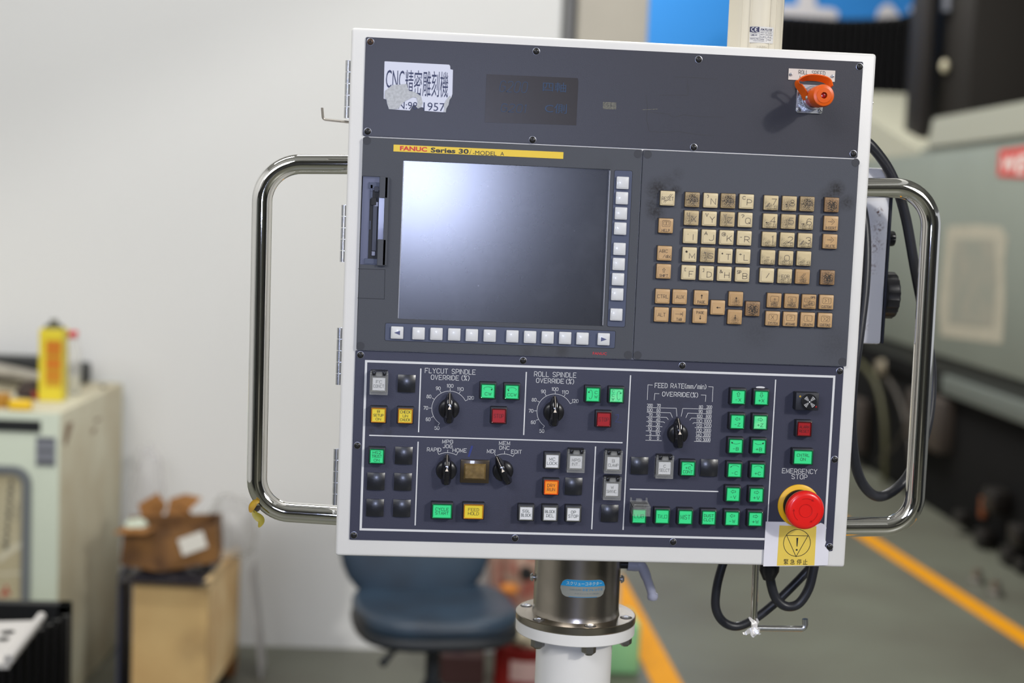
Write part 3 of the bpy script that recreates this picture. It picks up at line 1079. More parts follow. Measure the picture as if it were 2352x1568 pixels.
# (x, y, colour, legend drawn as [(text, dx mm, dz mm, width mm, cap mm)], spoken name)
keys = [
 (221, 228, L, [('RESET', 0, -.3, 11.6, 3.2)], 'RESET', 'slashes'),
 (456, 241, 'c', [('O', 2, -1, 4, 5)], 'grimed O', ''), (630, 248, L, [(')', -3, 4, 1.2, 3), ('N', 2.4, -1, 4.8, 5.6)], 'N', ''), (796, 253, 'c', [('G', 2.4, -1, 4.8, 5)], 'grimed G', ''), (970, 259, L, [('C', -3, 3.6, 2.6, 3), ('P', 2.6, -.6, 4.6, 5.6)], 'P', ''),
 (1203, 271, 'a', [('7', 2.6, 1, 4.6, 6)], '7', 'ul'), (1377, 277, 'b', [('8', 2.6, .6, 4.6, 6)], '8', 'sup'), (1545, 282, 'c', [('9', 2.4, .6, 4.6, 6)], 'grimed 9', ''),
 (1778, 290, 'e', [], 'blackened alter', ''),
 (448, 414, 'b', [('U', -3.6, 3.6, 2.4, 3), ('X', 2.2, -1, 4.8, 5.6)], 'X', ''), (618, 421, L, [('V', -3, 3.6, 2.6, 3), ('Y', 2.6, -.8, 4.8, 5.6)], 'Y', ''), (789, 427, 'b', [('W', -3, 3.4, 2.8, 3), ('Z', 2.4, -.8, 4.4, 5.6)], 'Z', ''), (957, 433, L, [('?', -3, 3.6, 2.6, 3), ('Q', 2.6, -.8, 5, 5.6)], 'Q', ''),
 (1194, 443, 'a', [('4', 2.6, 1, 5, 6)], '4', 'slf'), (1367, 449, 'b', [('5', 2.6, .6, 4.6, 6)], '5', ''), (1534, 456, 'a', [('6', 2.8, .6, 4.8, 6)], '6', 'srt'), (1771, 465, T, [('INSERT', 0, -4.6, 10.4, 2.3)], 'INSERT', 'ins'),
 (205, 488, T, [('HELP', 0, -4.6, 8, 2.3)], 'HELP', 'book'),
 (438, 586, L, [(',', -3, 2.6, .8, 1.6), ('I', 2.6, -1, 0, 5.6)], 'I', ''), (611, 593, L, [('A', -3.2, 3.4, 2.8, 3), ('J', 2.6, -.8, 4.4, 5.6)], 'J', ''), (780, 600, L, [('@', -3.2, 3.2, 3.4, 3.4), ('K', 2.6, -.8, 4.6, 5.6)], 'K', ''), (949, 606, L, [('-', -3.6, .8, 2.2, 3), ('R', 2.4, -1, 4.8, 5.6)], 'R', ''),
 (1185, 616, 'a', [('1', 3, .4, 1.6, 6)], '1', ''), (1356, 622, 'a', [('2', 2.8, .2, 4.8, 5.8)], '2', ''), (1525, 628, 'a', [('3', 3, .2, 4.8, 6)], '3', 'dl'), (1762, 637, T, [('DELETE', 0, -4.6, 9.4, 2.3)], 'DELETE', 'del'),
 (193, 749, T, [('ABC', -1.4, 2.2, 8.4, 3), ('/abc', 2.4, -2.8, 8, 3)], 'ABC', ''), (429, 761, L, [('#', -3.4, 2.8, 2, 2), ('M', 2.4, -1.2, 5.4, 5)], 'M', ''), (600, 764, 'b', [('=', -3, 2.2, 2, 2.4), ('S', 3, -.8, 5, 5)], 'grimed S', ''), (768, 775, L, [('*', -3.4, 2, 2.2, 2.4), ('T', 2.8, -.8, 4.4, 5.4)], 'T', ''), (938, 779, L, [('+', -3.2, 2, 2.4, 2.4), ('L', 2.6, -1, 4, 5.4)], 'L', ''),
 (1173, 787, 'a', [('-', 0, .2, 5.4, 3)], 'minus', ''), (1344, 795, 'a', [('0', .6, 0, 5, 5.6)], '0', ''), (1514, 799, 'a', [('.', .6, 1, .6, 2)], 'decimal point', ''),
 (184, 920, T, [('SHIFT', 0, -4.2, 8.4, 2.4)], 'SHIFT', 'oup'), (420, 931, L, [('[', -3.6, 3, 2.2, 3), ('F', 2.4, -1.4, 4, 5.4)], 'F', ''), (590, 938, L, [(']', -3.6, 3, 2.2, 3), ('D', 2.6, -1.2, 4.6, 5.4)], 'D', ''), (759, 944, L, [('&', -3.6, 2.4, 2.8, 3), ('H', 2.4, -1.2, 4.6, 5.4)], 'H', ''), (930, 951, L, [('SP', -3.6, 2.4, 3.8, 3), ('B', 2.4, -1.4, 4.4, 5.4)], 'B', ''),
 (1162, 959, L, [('/', .6, 0, 2.8, 4.6)], 'slash', ''), (1332, 966, 'd2', [('EOB', .4, -.2, 7.8, 3)], 'EOB', ''), (1501, 971, 'd', [('CAN', .4, -4.2, 5.6, 2.3)], 'CAN', 'can'), (1738, 979, 'e', [('INPUT', .4, -4.8, 8.4, 2.2)], 'grimed INPUT', ''),
 (174, 1157, T, [('CTRL', 0, 0, 10.8, 3.4)], 'CTRL', ''), (337, 1162, T, [('AUX', 0, 0, 8, 3.4)], 'AUX', ''), (540, 1170, T, [('PAGE', 0, -4.2, 7.4, 2.5)], 'PAGE up', 'kup'), (868, 1182, 'd', [], 'cursor up', 'kup0'),
 (1232, 1196, 'd', [('POS', 0, -4.2, 6, 2.3)], 'POS', 's+'), (1397, 1202, 'd', [('PROG', 0, -4.4, 8, 2.3)], 'PROG', 's)'), (1562, 1208, 'd', [('OFS', 3.6, 4.4, 4.6, 2), ('SET', -3.8, -4.4, 4, 2)], 'OFS SET', 'ofs'), (1727, 1212, T, [('CUSTOM1', 0, -4.6, 10, 2.3)], 'CUSTOM 1', 's1'),
 (697, 1263, T, [], 'cursor left', 'klf0'), (1028, 1275, 'e', [], 'grimed cursor right', 'krt0'),
 (163, 1330, T, [('ALT', 0, 0, 7.6, 3.4)], 'ALT', ''), (326, 1335, T, [('TAB', .4, -4.2, 5.4, 2.4)], 'TAB', 'tab'), (527, 1343, T, [('PAGE', 0, 3.6, 7.4, 2.5)], 'PAGE down', 'kdn'), (858, 1353, 'd', [], 'cursor down', 'kdn0'),
 (1218, 1367, T, [('SYSTEM', 0, -4.6, 9.6, 2.3)], 'SYSTEM', 's('), (1384, 1373, T, [('MESSAGE', 0, -4.8, 9.8, 2.1)], 'MESSAGE', 's?'), (1549, 1379, T, [('GRAPH', 0, -4.8, 9.8, 2.3)], 'GRAPH', 'sg'), (1714, 1384, T, [('CUSTOM2', 0, -4.6, 10, 2.3)], 'CUSTOM 2', 's2'),
]
KD['d2'] = KD['a']


def arrow_pts(kind):
    """solid little arrow as (stem, head)"""
    return {'up': ([(0, -2), (0, 1)], [(-1.3, .4), (0, 2.2), (1.3, .4)]), 'dn': ([(0, 2), (0, -1)], [(-1.3, -.4), (0, -2.2), (1.3, -.4)]),
            'lf': ([(2, 0), (-1, 0)], [(-.4, 1.3), (-2.2, 0), (-.4, -1.3)]), 'rt': ([(-2, 0), (1, 0)], [(.4, 1.3), (2.2, 0), (.4, -1.3)])}[kind]


def solid_arrow(bm, kind, dx, dz, y, s=1.0, w=0.0009):
    st, hd = arrow_pts(kind)
    ribbon(bm, [((a * s + dx) * g, (b * s + dz) * g) for a, b in st], w, y)
    vs = [bm.verts.new(((a * s + dx) * g, y, (b * s + dz) * g)) for a, b in hd]
    bm.faces.new(vs)


def outline_arrow(bm, kind, dx, dz, y, s=1.0, w=0.00028):
    base = [(-.8, -2.4), (-.8, .4), (-1.7, .4), (0, 2.4), (1.7, .4), (.8, .4), (.8, -2.4)]
    rot = {'up': 0, 'lf': 90, 'dn': 180, 'rt': 270}[kind]
    a = RAD(rot)
    q = [((x * cos(a) - z * sin(a)) * s + dx, (x * sin(a) + z * cos(a)) * s + dz) for x, z in base]
    ribbon(bm, [(x * g, z * g) for x, z in q], w, y, True)


for (zx, zy, m, legs, nme, icon) in keys:
    mm_ = KD[m] if isinstance(m, str) else m
    c = P(*Zk(zx, zy), HD + 0.0045)
    tan = m is T or m in ('d', 'e')
    col = 'tan' if tan else 'cream'
    k = cp('key', key_mesh(mm_), (c.x, -HD, c.z), label='%s %s key' % (col, nme))
    bm = NB()
    y = 0
    wt = 0.00062 if any(l[4] > 4.5 for l in legs) else 0.00046
    for s, dx, dz, wd, cap in legs:
        write(bm, s, dx * g, dz * g, wd * g, cap * g, wt, y)
    if icon in ('slashes', 'can'):
        dz = 0 if icon == 'slashes' else 1.2
        for o_ in (-.8, .8):
            for aa, bb in (((1.2, 1.2), (3.6, 4.2)), ((-3.4, -4.2), (-1.2, -1.6))) if icon == 'slashes' else (((-1.6, -2), (2, 2.2)),):
                ribbon(bm, [((aa[0] + o_) * g, (aa[1] + dz) * g), ((bb[0] + o_) * g, (bb[1] + dz) * g)], 0.00045, y)
    elif icon == 'book':
        ribbon(bm, [(x * g, (z + .6) * g) for x, z in rr(0, 1.6, 8, 6, 1)], 0.00035, y, True)
        for x in (-1.4, 1.4):
            ribbon(bm, [(a * g, (b + .6) * g) for a, b in rr(x, 1.8, 2.7, 3.2, .2, 1)], 0.00032, y, True)
    elif icon == 'oup':
        outline_arrow(bm, 'up', 0, 1.2, y, .85, 0.0004)
    elif icon == 'tab':
        ribbon(bm, [(-3.6 * g, 1.2 * g), (3 * g, 1.2 * g)], 0.0004, y)
        ribbon(bm, [(1.2 * g, 2.2 * g), (3.2 * g, 1.2 * g), (1.2 * g, .2 * g)], 0.0004, y)
        ribbon(bm, [(3.8 * g, 3.2 * g), (3.8 * g, -.8 * g)], 0.0005, y)
    elif icon == 'kup':
        solid_arrow(bm, 'up', 0.2, 1.4, y)
    elif icon == 'kdn':
        solid_arrow(bm, 'dn', 0.2, -1.6, y)
    elif icon in ('kup0', 'kdn0', 'klf0', 'krt0'):
        solid_arrow(bm, icon[1:3], 0.2, 0, y)
    elif icon in ('slf', 'srt', 'sup'):
        solid_arrow(bm, icon[1:], -3.4, -1.8, y, .8)
    elif icon in ('ul', 'dl'):
        ribbon(bm, [(-5 * g, -4 * g), (-2 * g, -.5 * g)], 0.0011, y)
    elif icon in ('ins', 'del'):
        ribbon(bm, [(a * g, b * g) for a, b in ((.2, 4.6), (3.2, 1.6), (.2, -1.4))], 0.0004, y)
        ribbon(bm, [(-3.4 * g, 1.6 * g), (-.8 * g, 1.6 * g)], 0.0005, y)
        ribbon(bm, [(a * g, b * g) for a, b in circ(.3, 1.6, .9, 8)], 0.00035, y, True)
    elif icon[:1] == 's' and icon:
        ribbon(bm, [(x * g, z * g) for x, z in rr(0, 1.4, 8.4, 6, 1.2)], 0.00035, y, True)
        ch = icon[1]
        write(bm, {'+': '+', ')': ')', '(': '(', '?': '?', '1': '1', '2': '2', 'g': 'L'}[ch], (1.6 if ch in '12' else .2) * g, 1.4 * g, (1 if ch in ')(1' else 2.4) * g, 3.6 * g, 0.0004, y)
        if ch in '12)(':
            ribbon(bm, [(a * g, b * g) for a, b in ((-2.2, 3.2), (-.4, 1.4), (-2.2, -.4))], 0.0004, y)
    elif icon == 'ofs':
        for x, z in ((-2.4, 1.8), (2.4, -1.6)):
            ribbon(bm, [(a * g, b * g) for a, b in rr(x, z, 5.6, 3.8, .8)], 0.00035, y, True)
        ribbon(bm, [(-4 * g, 1.8 * g), (-1 * g, 1.8 * g)], 0.0004, y)
        ribbon(bm, [(a * g, b * g) for a, b in circ(2.4, -1.6, .8, 8)], 0.0006, y, True)
    if len(bm.faces):
        cp('legend', mesh(bm, KID if tan else KI), (c.x, -HD - 0.00525, c.z), k)
    else:
        bm.free()
# ================================================================== operator plate
HO = 0.0015
x0, x1, z1, z0 = rect_px((817.4, 805), (1936.6, 841.5), (1914.3, 1265.3), (801.4, 1238.8), HO)
ox, oz = (x0 + x1) / 2, (z0 + z1) / 2
mix_spots(OPER, [(P(x, y, HO).x - ox, P(x, y, HO).z - oz, r, s) for x, y, r, s in ((872, 980, .012, .9), (858, 985, .010, .9), (888, 992, .010, .9), (1200, 1195, .05, .35), (1550, 900, .05, .3))], S(48, 46, 52), 140)
oper = cp('operator_plate', plate(rr(0, 0, x1 - x0, z1 - z0, 0.001), [], HO, OPER, 0.0003), (ox, 0, oz), label='blue-grey switch plate with white printed lines and lettering')
for s in ((828, 814.8), (1201.4, 827.9), (1567, 839.5), (1928.7, 852.2), (820.8, 1022.8), (1917, 1054.8), (812.7, 1228.6), (1183, 1235.7), (1546, 1244.1), (1905.4, 1255.2)):
    fastener(*s, HO, m=SCREWM)


def LP(pts, conv=lambda x, y: (x, y)):
    o = []
    for a in pts:
        v = P(*conv(*a), HO)
        o.append((v.x - ox, v.z - oz))
    return o


def line_part(items, name='printed_line', label=None):
    bm = NB()
    for pts, w, closed in items:
        ribbon(bm, pts, w, 0, closed, capext=False)
    return cp(name, mesh(bm, PRINT), (ox, -HO - 0.00012, oz), oper, label)


fo = LP(((841.3, 829.8), (1913.4, 864), (1896.2, 1243.5), (828.1, 1215.8)))
xa, xb = (fo[0][0] + fo[3][0]) / 2, (fo[1][0] + fo[2][0]) / 2
za, zb = (fo[0][1] + fo[1][1]) / 2, (fo[3][1] + LP(((1756, 1237),))[0][1]) / 2
line_part([([(xa, za), (xb, za), (xb, zb), (xa, zb)], 0.0023, True)], 'printed_border', 'thick white printed border')


def straight(p, q, vert):
    a, b = LP((p, q))
    if vert:
        m = (a[0] + b[0]) / 2
        return [(m, a[1]), (m, b[1])]
    m = (a[1] + b[1]) / 2
    return [(a[0], m), (b[0], m)]


for p_, q_, v in (((966.4, 845.9), (961.6, 992.2), 1), ((848, 999.8), (1429.9, 1015.9), 0), ((960.4, 1013.9), (953.5, 1206.1), 1), ((1208.7, 853.9), (1203, 998.7), 1),
                  ((1447.6, 861.4), (1431.8, 1216.4), 1), ((1367.5, 1024.9), (1359.5, 1215.1), 1), ((1446.4, 1123), (1650, 1128.4), 0), ((1780, 871.5), (1763, 1222), 1)):
    line_part([(straight(p_, q_, v), 0.0012, False)])

z1_ = lambda x, y: (780 + x / 5.88, 800 + y / 5.88)
z2_ = lambda x, y: (1140 + x / 6.03, 800 + y / 6.03)
z3_ = lambda x, y: (1440 + x / 5.6, 840 + y / 5.6)
z4_ = lambda x, y: (760 + x / 4.9, 980 + y / 4.9)
z7_ = lambda x, y: (1720 + x / 3.268, 840 + y / 3.268)


def texts(items, conv, scale, label=None):
    """items = (string, centre x, centre y, width, cap height) in one zoom's pixels"""
    bm = NB()
    for s, x, y, w, cap, wt in items:
        a, b = LP(((x - w / 2, y), (x + w / 2, y)), conv)
        write(bm, s, (a[0] + b[0]) / 2, (a[1] + b[1]) / 2, b[0] - a[0], cap / scale * 0.000445, wt, 0)
    return cp('lettering', mesh(bm, PRINT), (ox, -HO - 0.00012, oz), oper, label)


def dial(conv, scale, cx_, cy_, r, angs, labels, name):
    """printed arc with ticks; r and tick in mm"""
    c = P(*conv(cx_, cy_), HO)
    u, w = c.x - ox, c.z - oz
    a0, a1 = min(angs), max(angs)
    pts = [(u + r * cos(RAD(a0 + (a1 - a0) * k / 40)), w + r * sin(RAD(a0 + (a1 - a0) * k / 40))) for k in range(41)]
    items = [(pts, 0.0004, False)]
    for a in angs:
        items.append(([(u + r * cos(RAD(a)), w + r * sin(RAD(a))), (u + (r + 0.0029) * cos(RAD(a)), w + (r + 0.0029) * sin(RAD(a)))], 0.0004, False))
    line_part(items, 'dial_scale')


T6 = 0.00042
T7 = 0.0005
A8 = [28, 60, 90, 120, 150, 180, 208, 238]
dial(z1_, 5.88, 1484, 812, 0.0178, A8, None, '')
dial(z2_, 6.03, 804, 872, 0.0178, A8, None, '')
texts([('FLYCUT', 1308, 302, 306, 62, T7), ('SPINDLE', 1676, 315, 318, 62, T7)], z1_, 5.88)
texts([('OVERRIDE', 1423, 393, 374, 60, T7), ('(%)', 1700, 400, 110, 70, T7)], z1_, 5.88)
texts([(s, x, y, w, 42, T6) for s, x, y, w in (('100', 1493, 504, 84), ('90', 1332, 538, 58), ('110', 1632, 548, 80), ('120', 1770, 666, 84), ('80', 1206, 648, 58), ('70', 1163, 802, 58), ('60', 1195, 956, 58), ('50', 1314, 1074, 60))], z1_, 5.88)
texts([('ROLL', 626, 355, 200, 64, T7), ('SPINDLE', 945, 365, 322, 64, T7)], z2_, 6.03)
texts([('OVERRIDE', 744, 448, 380, 60, T7), ('(%)', 1021, 458, 112, 72, T7)], z2_, 6.03)
texts([(s, x, y, w, 43, T6) for s, x, y, w in (('100', 813, 563, 86), ('90', 652, 595, 60), ('110', 955, 604, 84), ('120', 1092, 727, 86), ('80', 523, 710, 60), ('70', 479, 863, 60), ('60', 511, 1021, 60), ('50', 629, 1142, 62))], z2_, 6.03)
# mode dials
for cxx, cyy in ((1307, 492), (1945, 507)):
    dial(z4_, 4.9, cxx, cyy, 0.0184, [61.5, 90, 118.5], None, '')
texts([('MPG', 1315, 166, 118, 38, T6 * 1.1), ('JOG', 1314, 218, 103, 38, T6 * 1.1), ('RAPID', 1161, 255, 155, 40, T6 * 1.1), ('HOME', 1449, 264, 155, 40, T6 * 1.1)], z4_, 4.9)
texts([('MEM', 1954, 183, 120, 40, T6 * 1.1), ('DNC', 1953, 236, 110, 38, T6 * 1.1), ('MDI', 1803, 274, 88, 40, T6 * 1.1), ('EDIT', 2088, 280, 115, 40, T6 * 1.1)], z4_, 4.9)
# feed rate scale
line_part([(LP(p_, z3_), 0.00042, False) for p_ in (
    [(262, 437), (270, 243), (330, 247)], [(1047, 266), (1108, 270), (1097, 463)], [(351, 440), (357, 355), (415, 358)], [(952, 373), (1015, 376), (1008, 460)])], 'dial_scale')
line_part([(LP(p_, z3_), 0.0004, False) for p_ in (
    [(258, 534), (635, 545), (642, 650)], [(255, 594), (560, 603), (585, 663)], [(251, 655), (510, 662), (532, 692)], [(250, 714), (470, 720), (487, 733)], [(246, 773), (455, 782)], [(243, 834), (437, 842)], [(241, 893), (433, 900)], [(238, 955), (447, 961)],
    [(697, 650), (718, 547), (1092, 557)], [(757, 667), (783, 607), (1088, 618)], [(806, 698), (830, 670), (1085, 679)], [(846, 743), (860, 731), (1083, 739)], [(872, 793), (1080, 798)], [(885, 853), (1078, 858)], [(882, 912), (1074, 917)], [(863, 970), (1071, 977)])], 'dial_scale')
texts([('FEED', 440, 252, 160, 58, T7), ('RATE', 650, 257, 172, 58, T7), ('(mm/min)', 882, 264, 280, 60, T7)], z3_, 5.6)
texts([('OVERRIDE', 630, 366, 350, 55, T7), ('(%)', 865, 375, 100, 64, T7)], z3_, 5.6)
nums = []
for s, x, y in (('200', 295, 507), ('100', 293, 567), ('70', 302, 628), ('50', 298, 688), ('20', 296, 748), ('10', 295, 808), ('5', 301, 868), ('0', 298, 928), ('70', 409, 510), ('60', 406, 570), ('50', 402, 631), ('40', 400, 691), ('30', 397, 750), ('20', 395, 810), ('10', 394, 870), ('0', 399, 931),
                ('80', 951, 527), ('90', 947, 586), ('100', 935, 647), ('110', 931, 707), ('120', 929, 767), ('130', 926, 827), ('140', 923, 887), ('150', 921, 946), ('300', 1058, 529), ('600', 1055, 588), ('800', 1051, 649), ('1000', 1040, 709), ('1200', 1037, 769), ('2000', 1032, 829), ('3000', 1028, 888), ('5000', 1026, 948)):
    nums.append((s, x, y, {1: 20, 2: 46, 3: 68, 4: 92}[len(s)], 37, T6 * 0.9))
texts(nums, z3_, 5.6)
texts([('EMERGENCY', 381, 790, 260, 34, T6 * 1.15), ('STOP', 380, 832, 116, 34, T6 * 1.15)], z7_, 3.268)
# pen marks
bm = NB()
ribbon(bm, LP([(1588, 220), (1575, 260), (1552, 330)], z4_), 0.0020, 0)
cp('pen_stroke', mesh(bm, mat('blue_pen', S(44, 56, 122), 0.5)), (ox, -HO - 0.00013, oz), oper)
bm = NB()
ribbon(bm, LP([(1650, 922), (1690, 915), (1688, 960), (1650, 1015), (1735, 1025)], z2_), 0.0007, 0)
cp('pen_stroke', mesh(bm, mat('blue_pen_faint', S(54, 60, 104), 0.5)), (ox, -HO - 0.00013, oz), oper)
bm = NB()
v = P(*z3_(1716, 276), HO)
w_ = [bm.verts.new((v.x - ox + 0.0048 * cos(2 * pi * k / 14) * (1), 0, v.z - oz + 0.0011 * sin(2 * pi * k / 14))) for k in range(14)]
bm.faces.new(w_)
cp('label_chip', mesh(bm, PRINT), (ox, -HO - 0.0003, oz), oper)

# ================================================================== push buttons
CG, CY, CR_, CW_, CO = ('green', 'yellow', 'red', 'white', 'orange')
FACE = {CG: mat('legend_green', S(52, 222, 136), 0.45, coat=0.15), CY: mat('legend_yellow', S(226, 202, 48), 0.45, coat=0.15), CR_: mat('legend_red', S(158, 16, 22), 0.4, coat=0.3),
        CW_: mat('legend_white', S(216, 216, 216), 0.45, coat=0.15), CO: mat('legend_orange', S(246, 142, 26), 0.4, coat=0.25), 'pale': mat('legend_pale_green', S(120, 236, 160), 0.4, coat=0.2, col2=S(74, 226, 144), vscale=140)}
LENS = {CG: mat('lens_green', S(10, 100, 56), 0.15, coat=0.6), CY: mat('lens_amber', S(176, 112, 20), 0.2, coat=0.6), CR_: mat('lens_dark_red', S(84, 12, 14), 0.2, coat=0.6),
        CW_: mat('lens_smoke', S(96, 96, 92), 0.15, coat=0.6), CO: mat('lens_orange', S(206, 72, 12), 0.2, coat=0.6)}
LENS['pale'] = LENS[CG]
BI = mat('button_print', S(34, 50, 44), 0.5)
BIG = mat('button_print_green', S(16, 92, 62), 0.5)
BIR = mat('button_print_on_red', S(70, 10, 14), 0.5)


def bmeshes(col, wide):
    k = ('btn', col, wide)
    if k in MESHC:
        return MESHC[k]
    w = 0.0222 if wide else 0.0168
    hh = 0.0172 if wide else 0.0172
    bm = NB()
    box(bm, (0, -0.0044, 0), (w, 0.0090, hh), 0.0007, 2)
    hm = mesh(bm, HOUS, 40)
    lw, lh = w - 0.0022, hh - 0.0024
    me = plate(rr(0, 0, lw, lh, 0.0008, 2), [rr(0, 0, lw - 0.0020, lh - 0.0020, 0.0003, 1)], 0.0024, LENS[col], 0.0003)
    fw_, fh = (0.0187, 0.0128) if wide else (0.0128, 0.0128)
    bm = NB()
    box(bm, (0, 0, 0), (fw_ + 0.0008, 0.0012, fh + 0.0006), 0.0002, 1)
    fm_ = mesh(bm, FACE[col])
    MESHC[k] = (hm, me, fm_)
    return MESHC[k]


def curved(bm, kind, dz=2.6, w=0.0003):
    """thin bent arrow icons"""
    if kind in ('cw', 'ccw'):
        sg = 1 if kind == 'cw' else -1
        pts = [(sg * 4.2 * cos(RAD(a)), 1.8 * sin(RAD(a)) + dz) for a in range(-30, 215, 12)]
        hx_, hz_ = pts[0]
        hd = [(hx_ - sg * 1.0, hz_ + .5), (hx_ + sg * 1.0, hz_ + .7), (hx_ - sg * .1, hz_ - 1.2)]
    elif kind in ('vcw', 'vccw'):
        sg = 1 if kind == 'vcw' else -1
        pts = [(-sg * (2.4 - 1.8 * cos(RAD(a))) , 4.6 * sin(RAD(a))) for a in range(-160 + 20, 150, 12)]
        hx_, hz_ = pts[-1]
        hd = [(hx_ - .9, hz_ - .9), (hx_ + .9, hz_ - .6), (hx_ - sg * .9, hz_ + 1.0)]
    elif kind in ('archr', 'archl'):
        sg = 1 if kind == 'archr' else -1
        pts = [(sg * 4.4 * cos(RAD(a)) / .85, 3.2 * sin(RAD(a)) - .9 + dz) for a in range(35, 150, 10)]
        hx_, hz_ = pts[0]
        hd = [(hx_ - sg * 1.5, hz_ + .8), (hx_ - sg * .6, hz_ - .5), (hx_ + sg * .9, hz_ - 1.1)]
    else:
        sg = 1 if kind == 'bowr' else -1
        pts = [(sg * 4.4 * cos(RAD(a)) / .85, -2.6 * sin(RAD(a)) + 2.2 + dz) for a in range(35, 150, 10)]
        hx_, hz_ = pts[0]
        hd = [(hx_ - sg * 1.5, hz_ - .3), (hx_ - sg * .6, hz_ + .9 - 1.6), (hx_ + sg * .9, hz_ + 1.0)]
        hd = [(hx_ - sg * 1.3, hz_ + .5), (hx_ - sg * .1, hz_ - 1.1), (hx_ + sg * .9, hz_ + 1.0)]
    ribbon(bm, [(a * g, b * g) for a, b in pts], w, 0)
    bm.faces.new([bm.verts.new((a * g, 0, b * g)) for a, b in hd])


def button(px, py, col, lines, label, wide=False, icon=None, mirror=False, faint=False):
    hf = 0.0105
    c = P(px, py, hf)
    hm, lm, fm_ = bmeshes(col, wide)
    b = cp('push_button', hm, (c.x, -HO, c.z + 0.0003), label=label)
    cp('lens_frame', lm, (c.x, -HO - 0.0080, c.z), b)
    cp('legend_plate', fm_, (c.x, -HO - 0.0090, c.z), b)
    bm = NB()
    for s, dx, dz, wd, cap in lines:
        write(bm, s, dx * g, dz * g, wd * g, cap * g, 0.00034, 0, mirror=mirror)
    if icon in ('up', 'dn', 'lf', 'rt'):
        outline_arrow(bm, icon, 0, 2.8, 0, 1.0)
    elif icon:
        curved(bm, icon)
    m = BIR if col == CR_ else (BIG if faint else BI)
    cp('lettering', mesh(bm, m), (c.x, -HO - 0.00975, c.z), b)
    return b, c


button(869.3, 953.1, CY, [('B', 0, 3.9, 2.4, 2.4), ('SETUP', 0, 0, 9.8, 2.4), ('ON', 0, -3.9, 5, 2.4)], 'yellow B SETUP ON push button')
button(931, 954.7, CY, [('CHECK', 0, 3.9, 9.8, 2.6), ('UN', 0, 0, 5, 2.6), ('CHUCK', 0, -3.9, 9.8, 2.6)], 'yellow CHECK UN CHUCK push button')
button(865.5, 1047.3, CG, [('HS2', 0, 3.7, 8, 2.6), ('TRUST', 0, 0, 9.8, 2.6), ('ON', 0, -4.0, 5.4, 2.6)], 'green HS2 TRUST ON push button')
button(1120.8, 897.8, CG, [('CW', .2, -2.8, 6.4, 2.8)], 'green CW push button beside the left dial', icon='cw')
button(1175.8, 899.7, CG, [('CCW', 0, -2.8, 9, 2.8)], 'green CCW push button beside the left dial', icon='ccw')
button(1145.6, 954.8, CR_, [('STOP', 0, 0, 9.8, 3.8)], 'dark red STOP push button under the left CW and CCW')
button(1386.6, 962.9, CR_, [('STOP', 0, 0, 9.8, 3.8)], 'red STOP push button next to a pen-written 2')
button(1361.7, 905.6, CG, [('C', 3.2, 2.2, 2.6, 2.8), ('W', 3.2, -2.2, 3, 2.8)], 'green CW push button beside the middle dial', icon='vcw')
button(1415.8, 907.5, 'pale', [('C', -3.4, 4.2, 2.2, 2.4), ('C', -3.4, 0, 2.2, 2.6), ('W', -3.4, -4, 2.4, 2.6)], 'worn pale green CCW push button', icon='vccw', faint=True)
button(1268.3, 1058.4, CW_, [('MC', 0, 2, 5.8, 2.9), ('LOCK', 0, -2.2, 10, 2.9)], 'white MC LOCK push button')
button(1266, 1118.7, CO, [('DRY', 0, 2, 7.8, 2.9), ('RUN', 0, -2.2, 7.8, 2.9)], 'orange DRY RUN push button')
button(1208.4, 1177.9, CW_, [('SGL', 0, 2.2, 7.4, 2.7), ('BLOCK', 0, -2, 9.8, 2.9)], 'white SGL BLOCK push button')
button(1263.3, 1179.1, CW_, [('BLOCK', 0, 2.2, 9.8, 2.8), ('DEL', 0, -2, 7.4, 2.8)], 'white BLOCK DEL push button')
button(1316.9, 1180.3, CW_, [('OP', 0, 2.2, 4.8, 2.7), ('STOP', 0, -2, 9.8, 2.9)], 'white OP STOP push button')
button(1015.3, 1173.5, CG, [('CYCLE', 0, 2.1, 13.2, 2.9), ('START', 0, -1.9, 13.2, 2.9)], 'wide green CYCLE START push button', True)
button(1087.6, 1174.5, CY, [('FEED', 0, 2.1, 10.6, 2.9), ('HOLD', 0, -1.9, 10.6, 2.9)], 'wide yellow FEED HOLD push button', True)
for px, py, s, ic, wd in ((1695.5, 911.4, '-X', 'up', 6), (1748.6, 913.2, '+X', 'dn', 6), (1693.4, 968, '-Z', 'lf', 6), (1746, 969.5, '+Z', 'rt', 6), (1689.8, 1023.9, '-B', 'bowl', 5.6), (1742.9, 1025, '+B', 'bowr', 6),
                          (1687, 1079.3, '-C', 'archl', 6), (1740.2, 1080.5, '+C', 'archr', 6.2), (1683.6, 1134.6, '-V', 'lf', 6), (1737.3, 1136.3, '+V', 'rt', 6.4), (1681.3, 1190, '-W', 'lf', 6.2), (1734.8, 1191.4, '+W', 'rt', 6.6)):
    button(px, py, 'pale' if s == '+Z' else CG, [(s, 0, -2.9, wd, 3.2)], 'green %s jog push button' % s, icon=ic, faint=s in ('+Z',))
button(1580, 1075.4, CG, [('+C', 0, .7, 5.4, 2.4), ('CONT', 0, -3.4, 9.6, 3.1)], 'green +C CONT push button', icon='archr')
button(1467.8, 1184.7, CG, [('LUB', 0, 0, 9.8, 3.6)], 'green LUB push button under an open clear cover')
button(1520.9, 1185.5, CG, [('CLNT', 0, 0, 9.6, 3.6)], 'green push button with its CLNT legend faded and reversed', mirror=True, faint=True)
button(1574.1, 1187, CG, [('MIST', 0, 0, 9.8, 4.4)], 'green MIST push button')
button(1627.7, 1188.4, CG, [('DUST', 0, 2.1, 9.8, 2.7), ('CLCT', 0, -2.1, 9.8, 2.7)], 'green DUST CLCT push button')
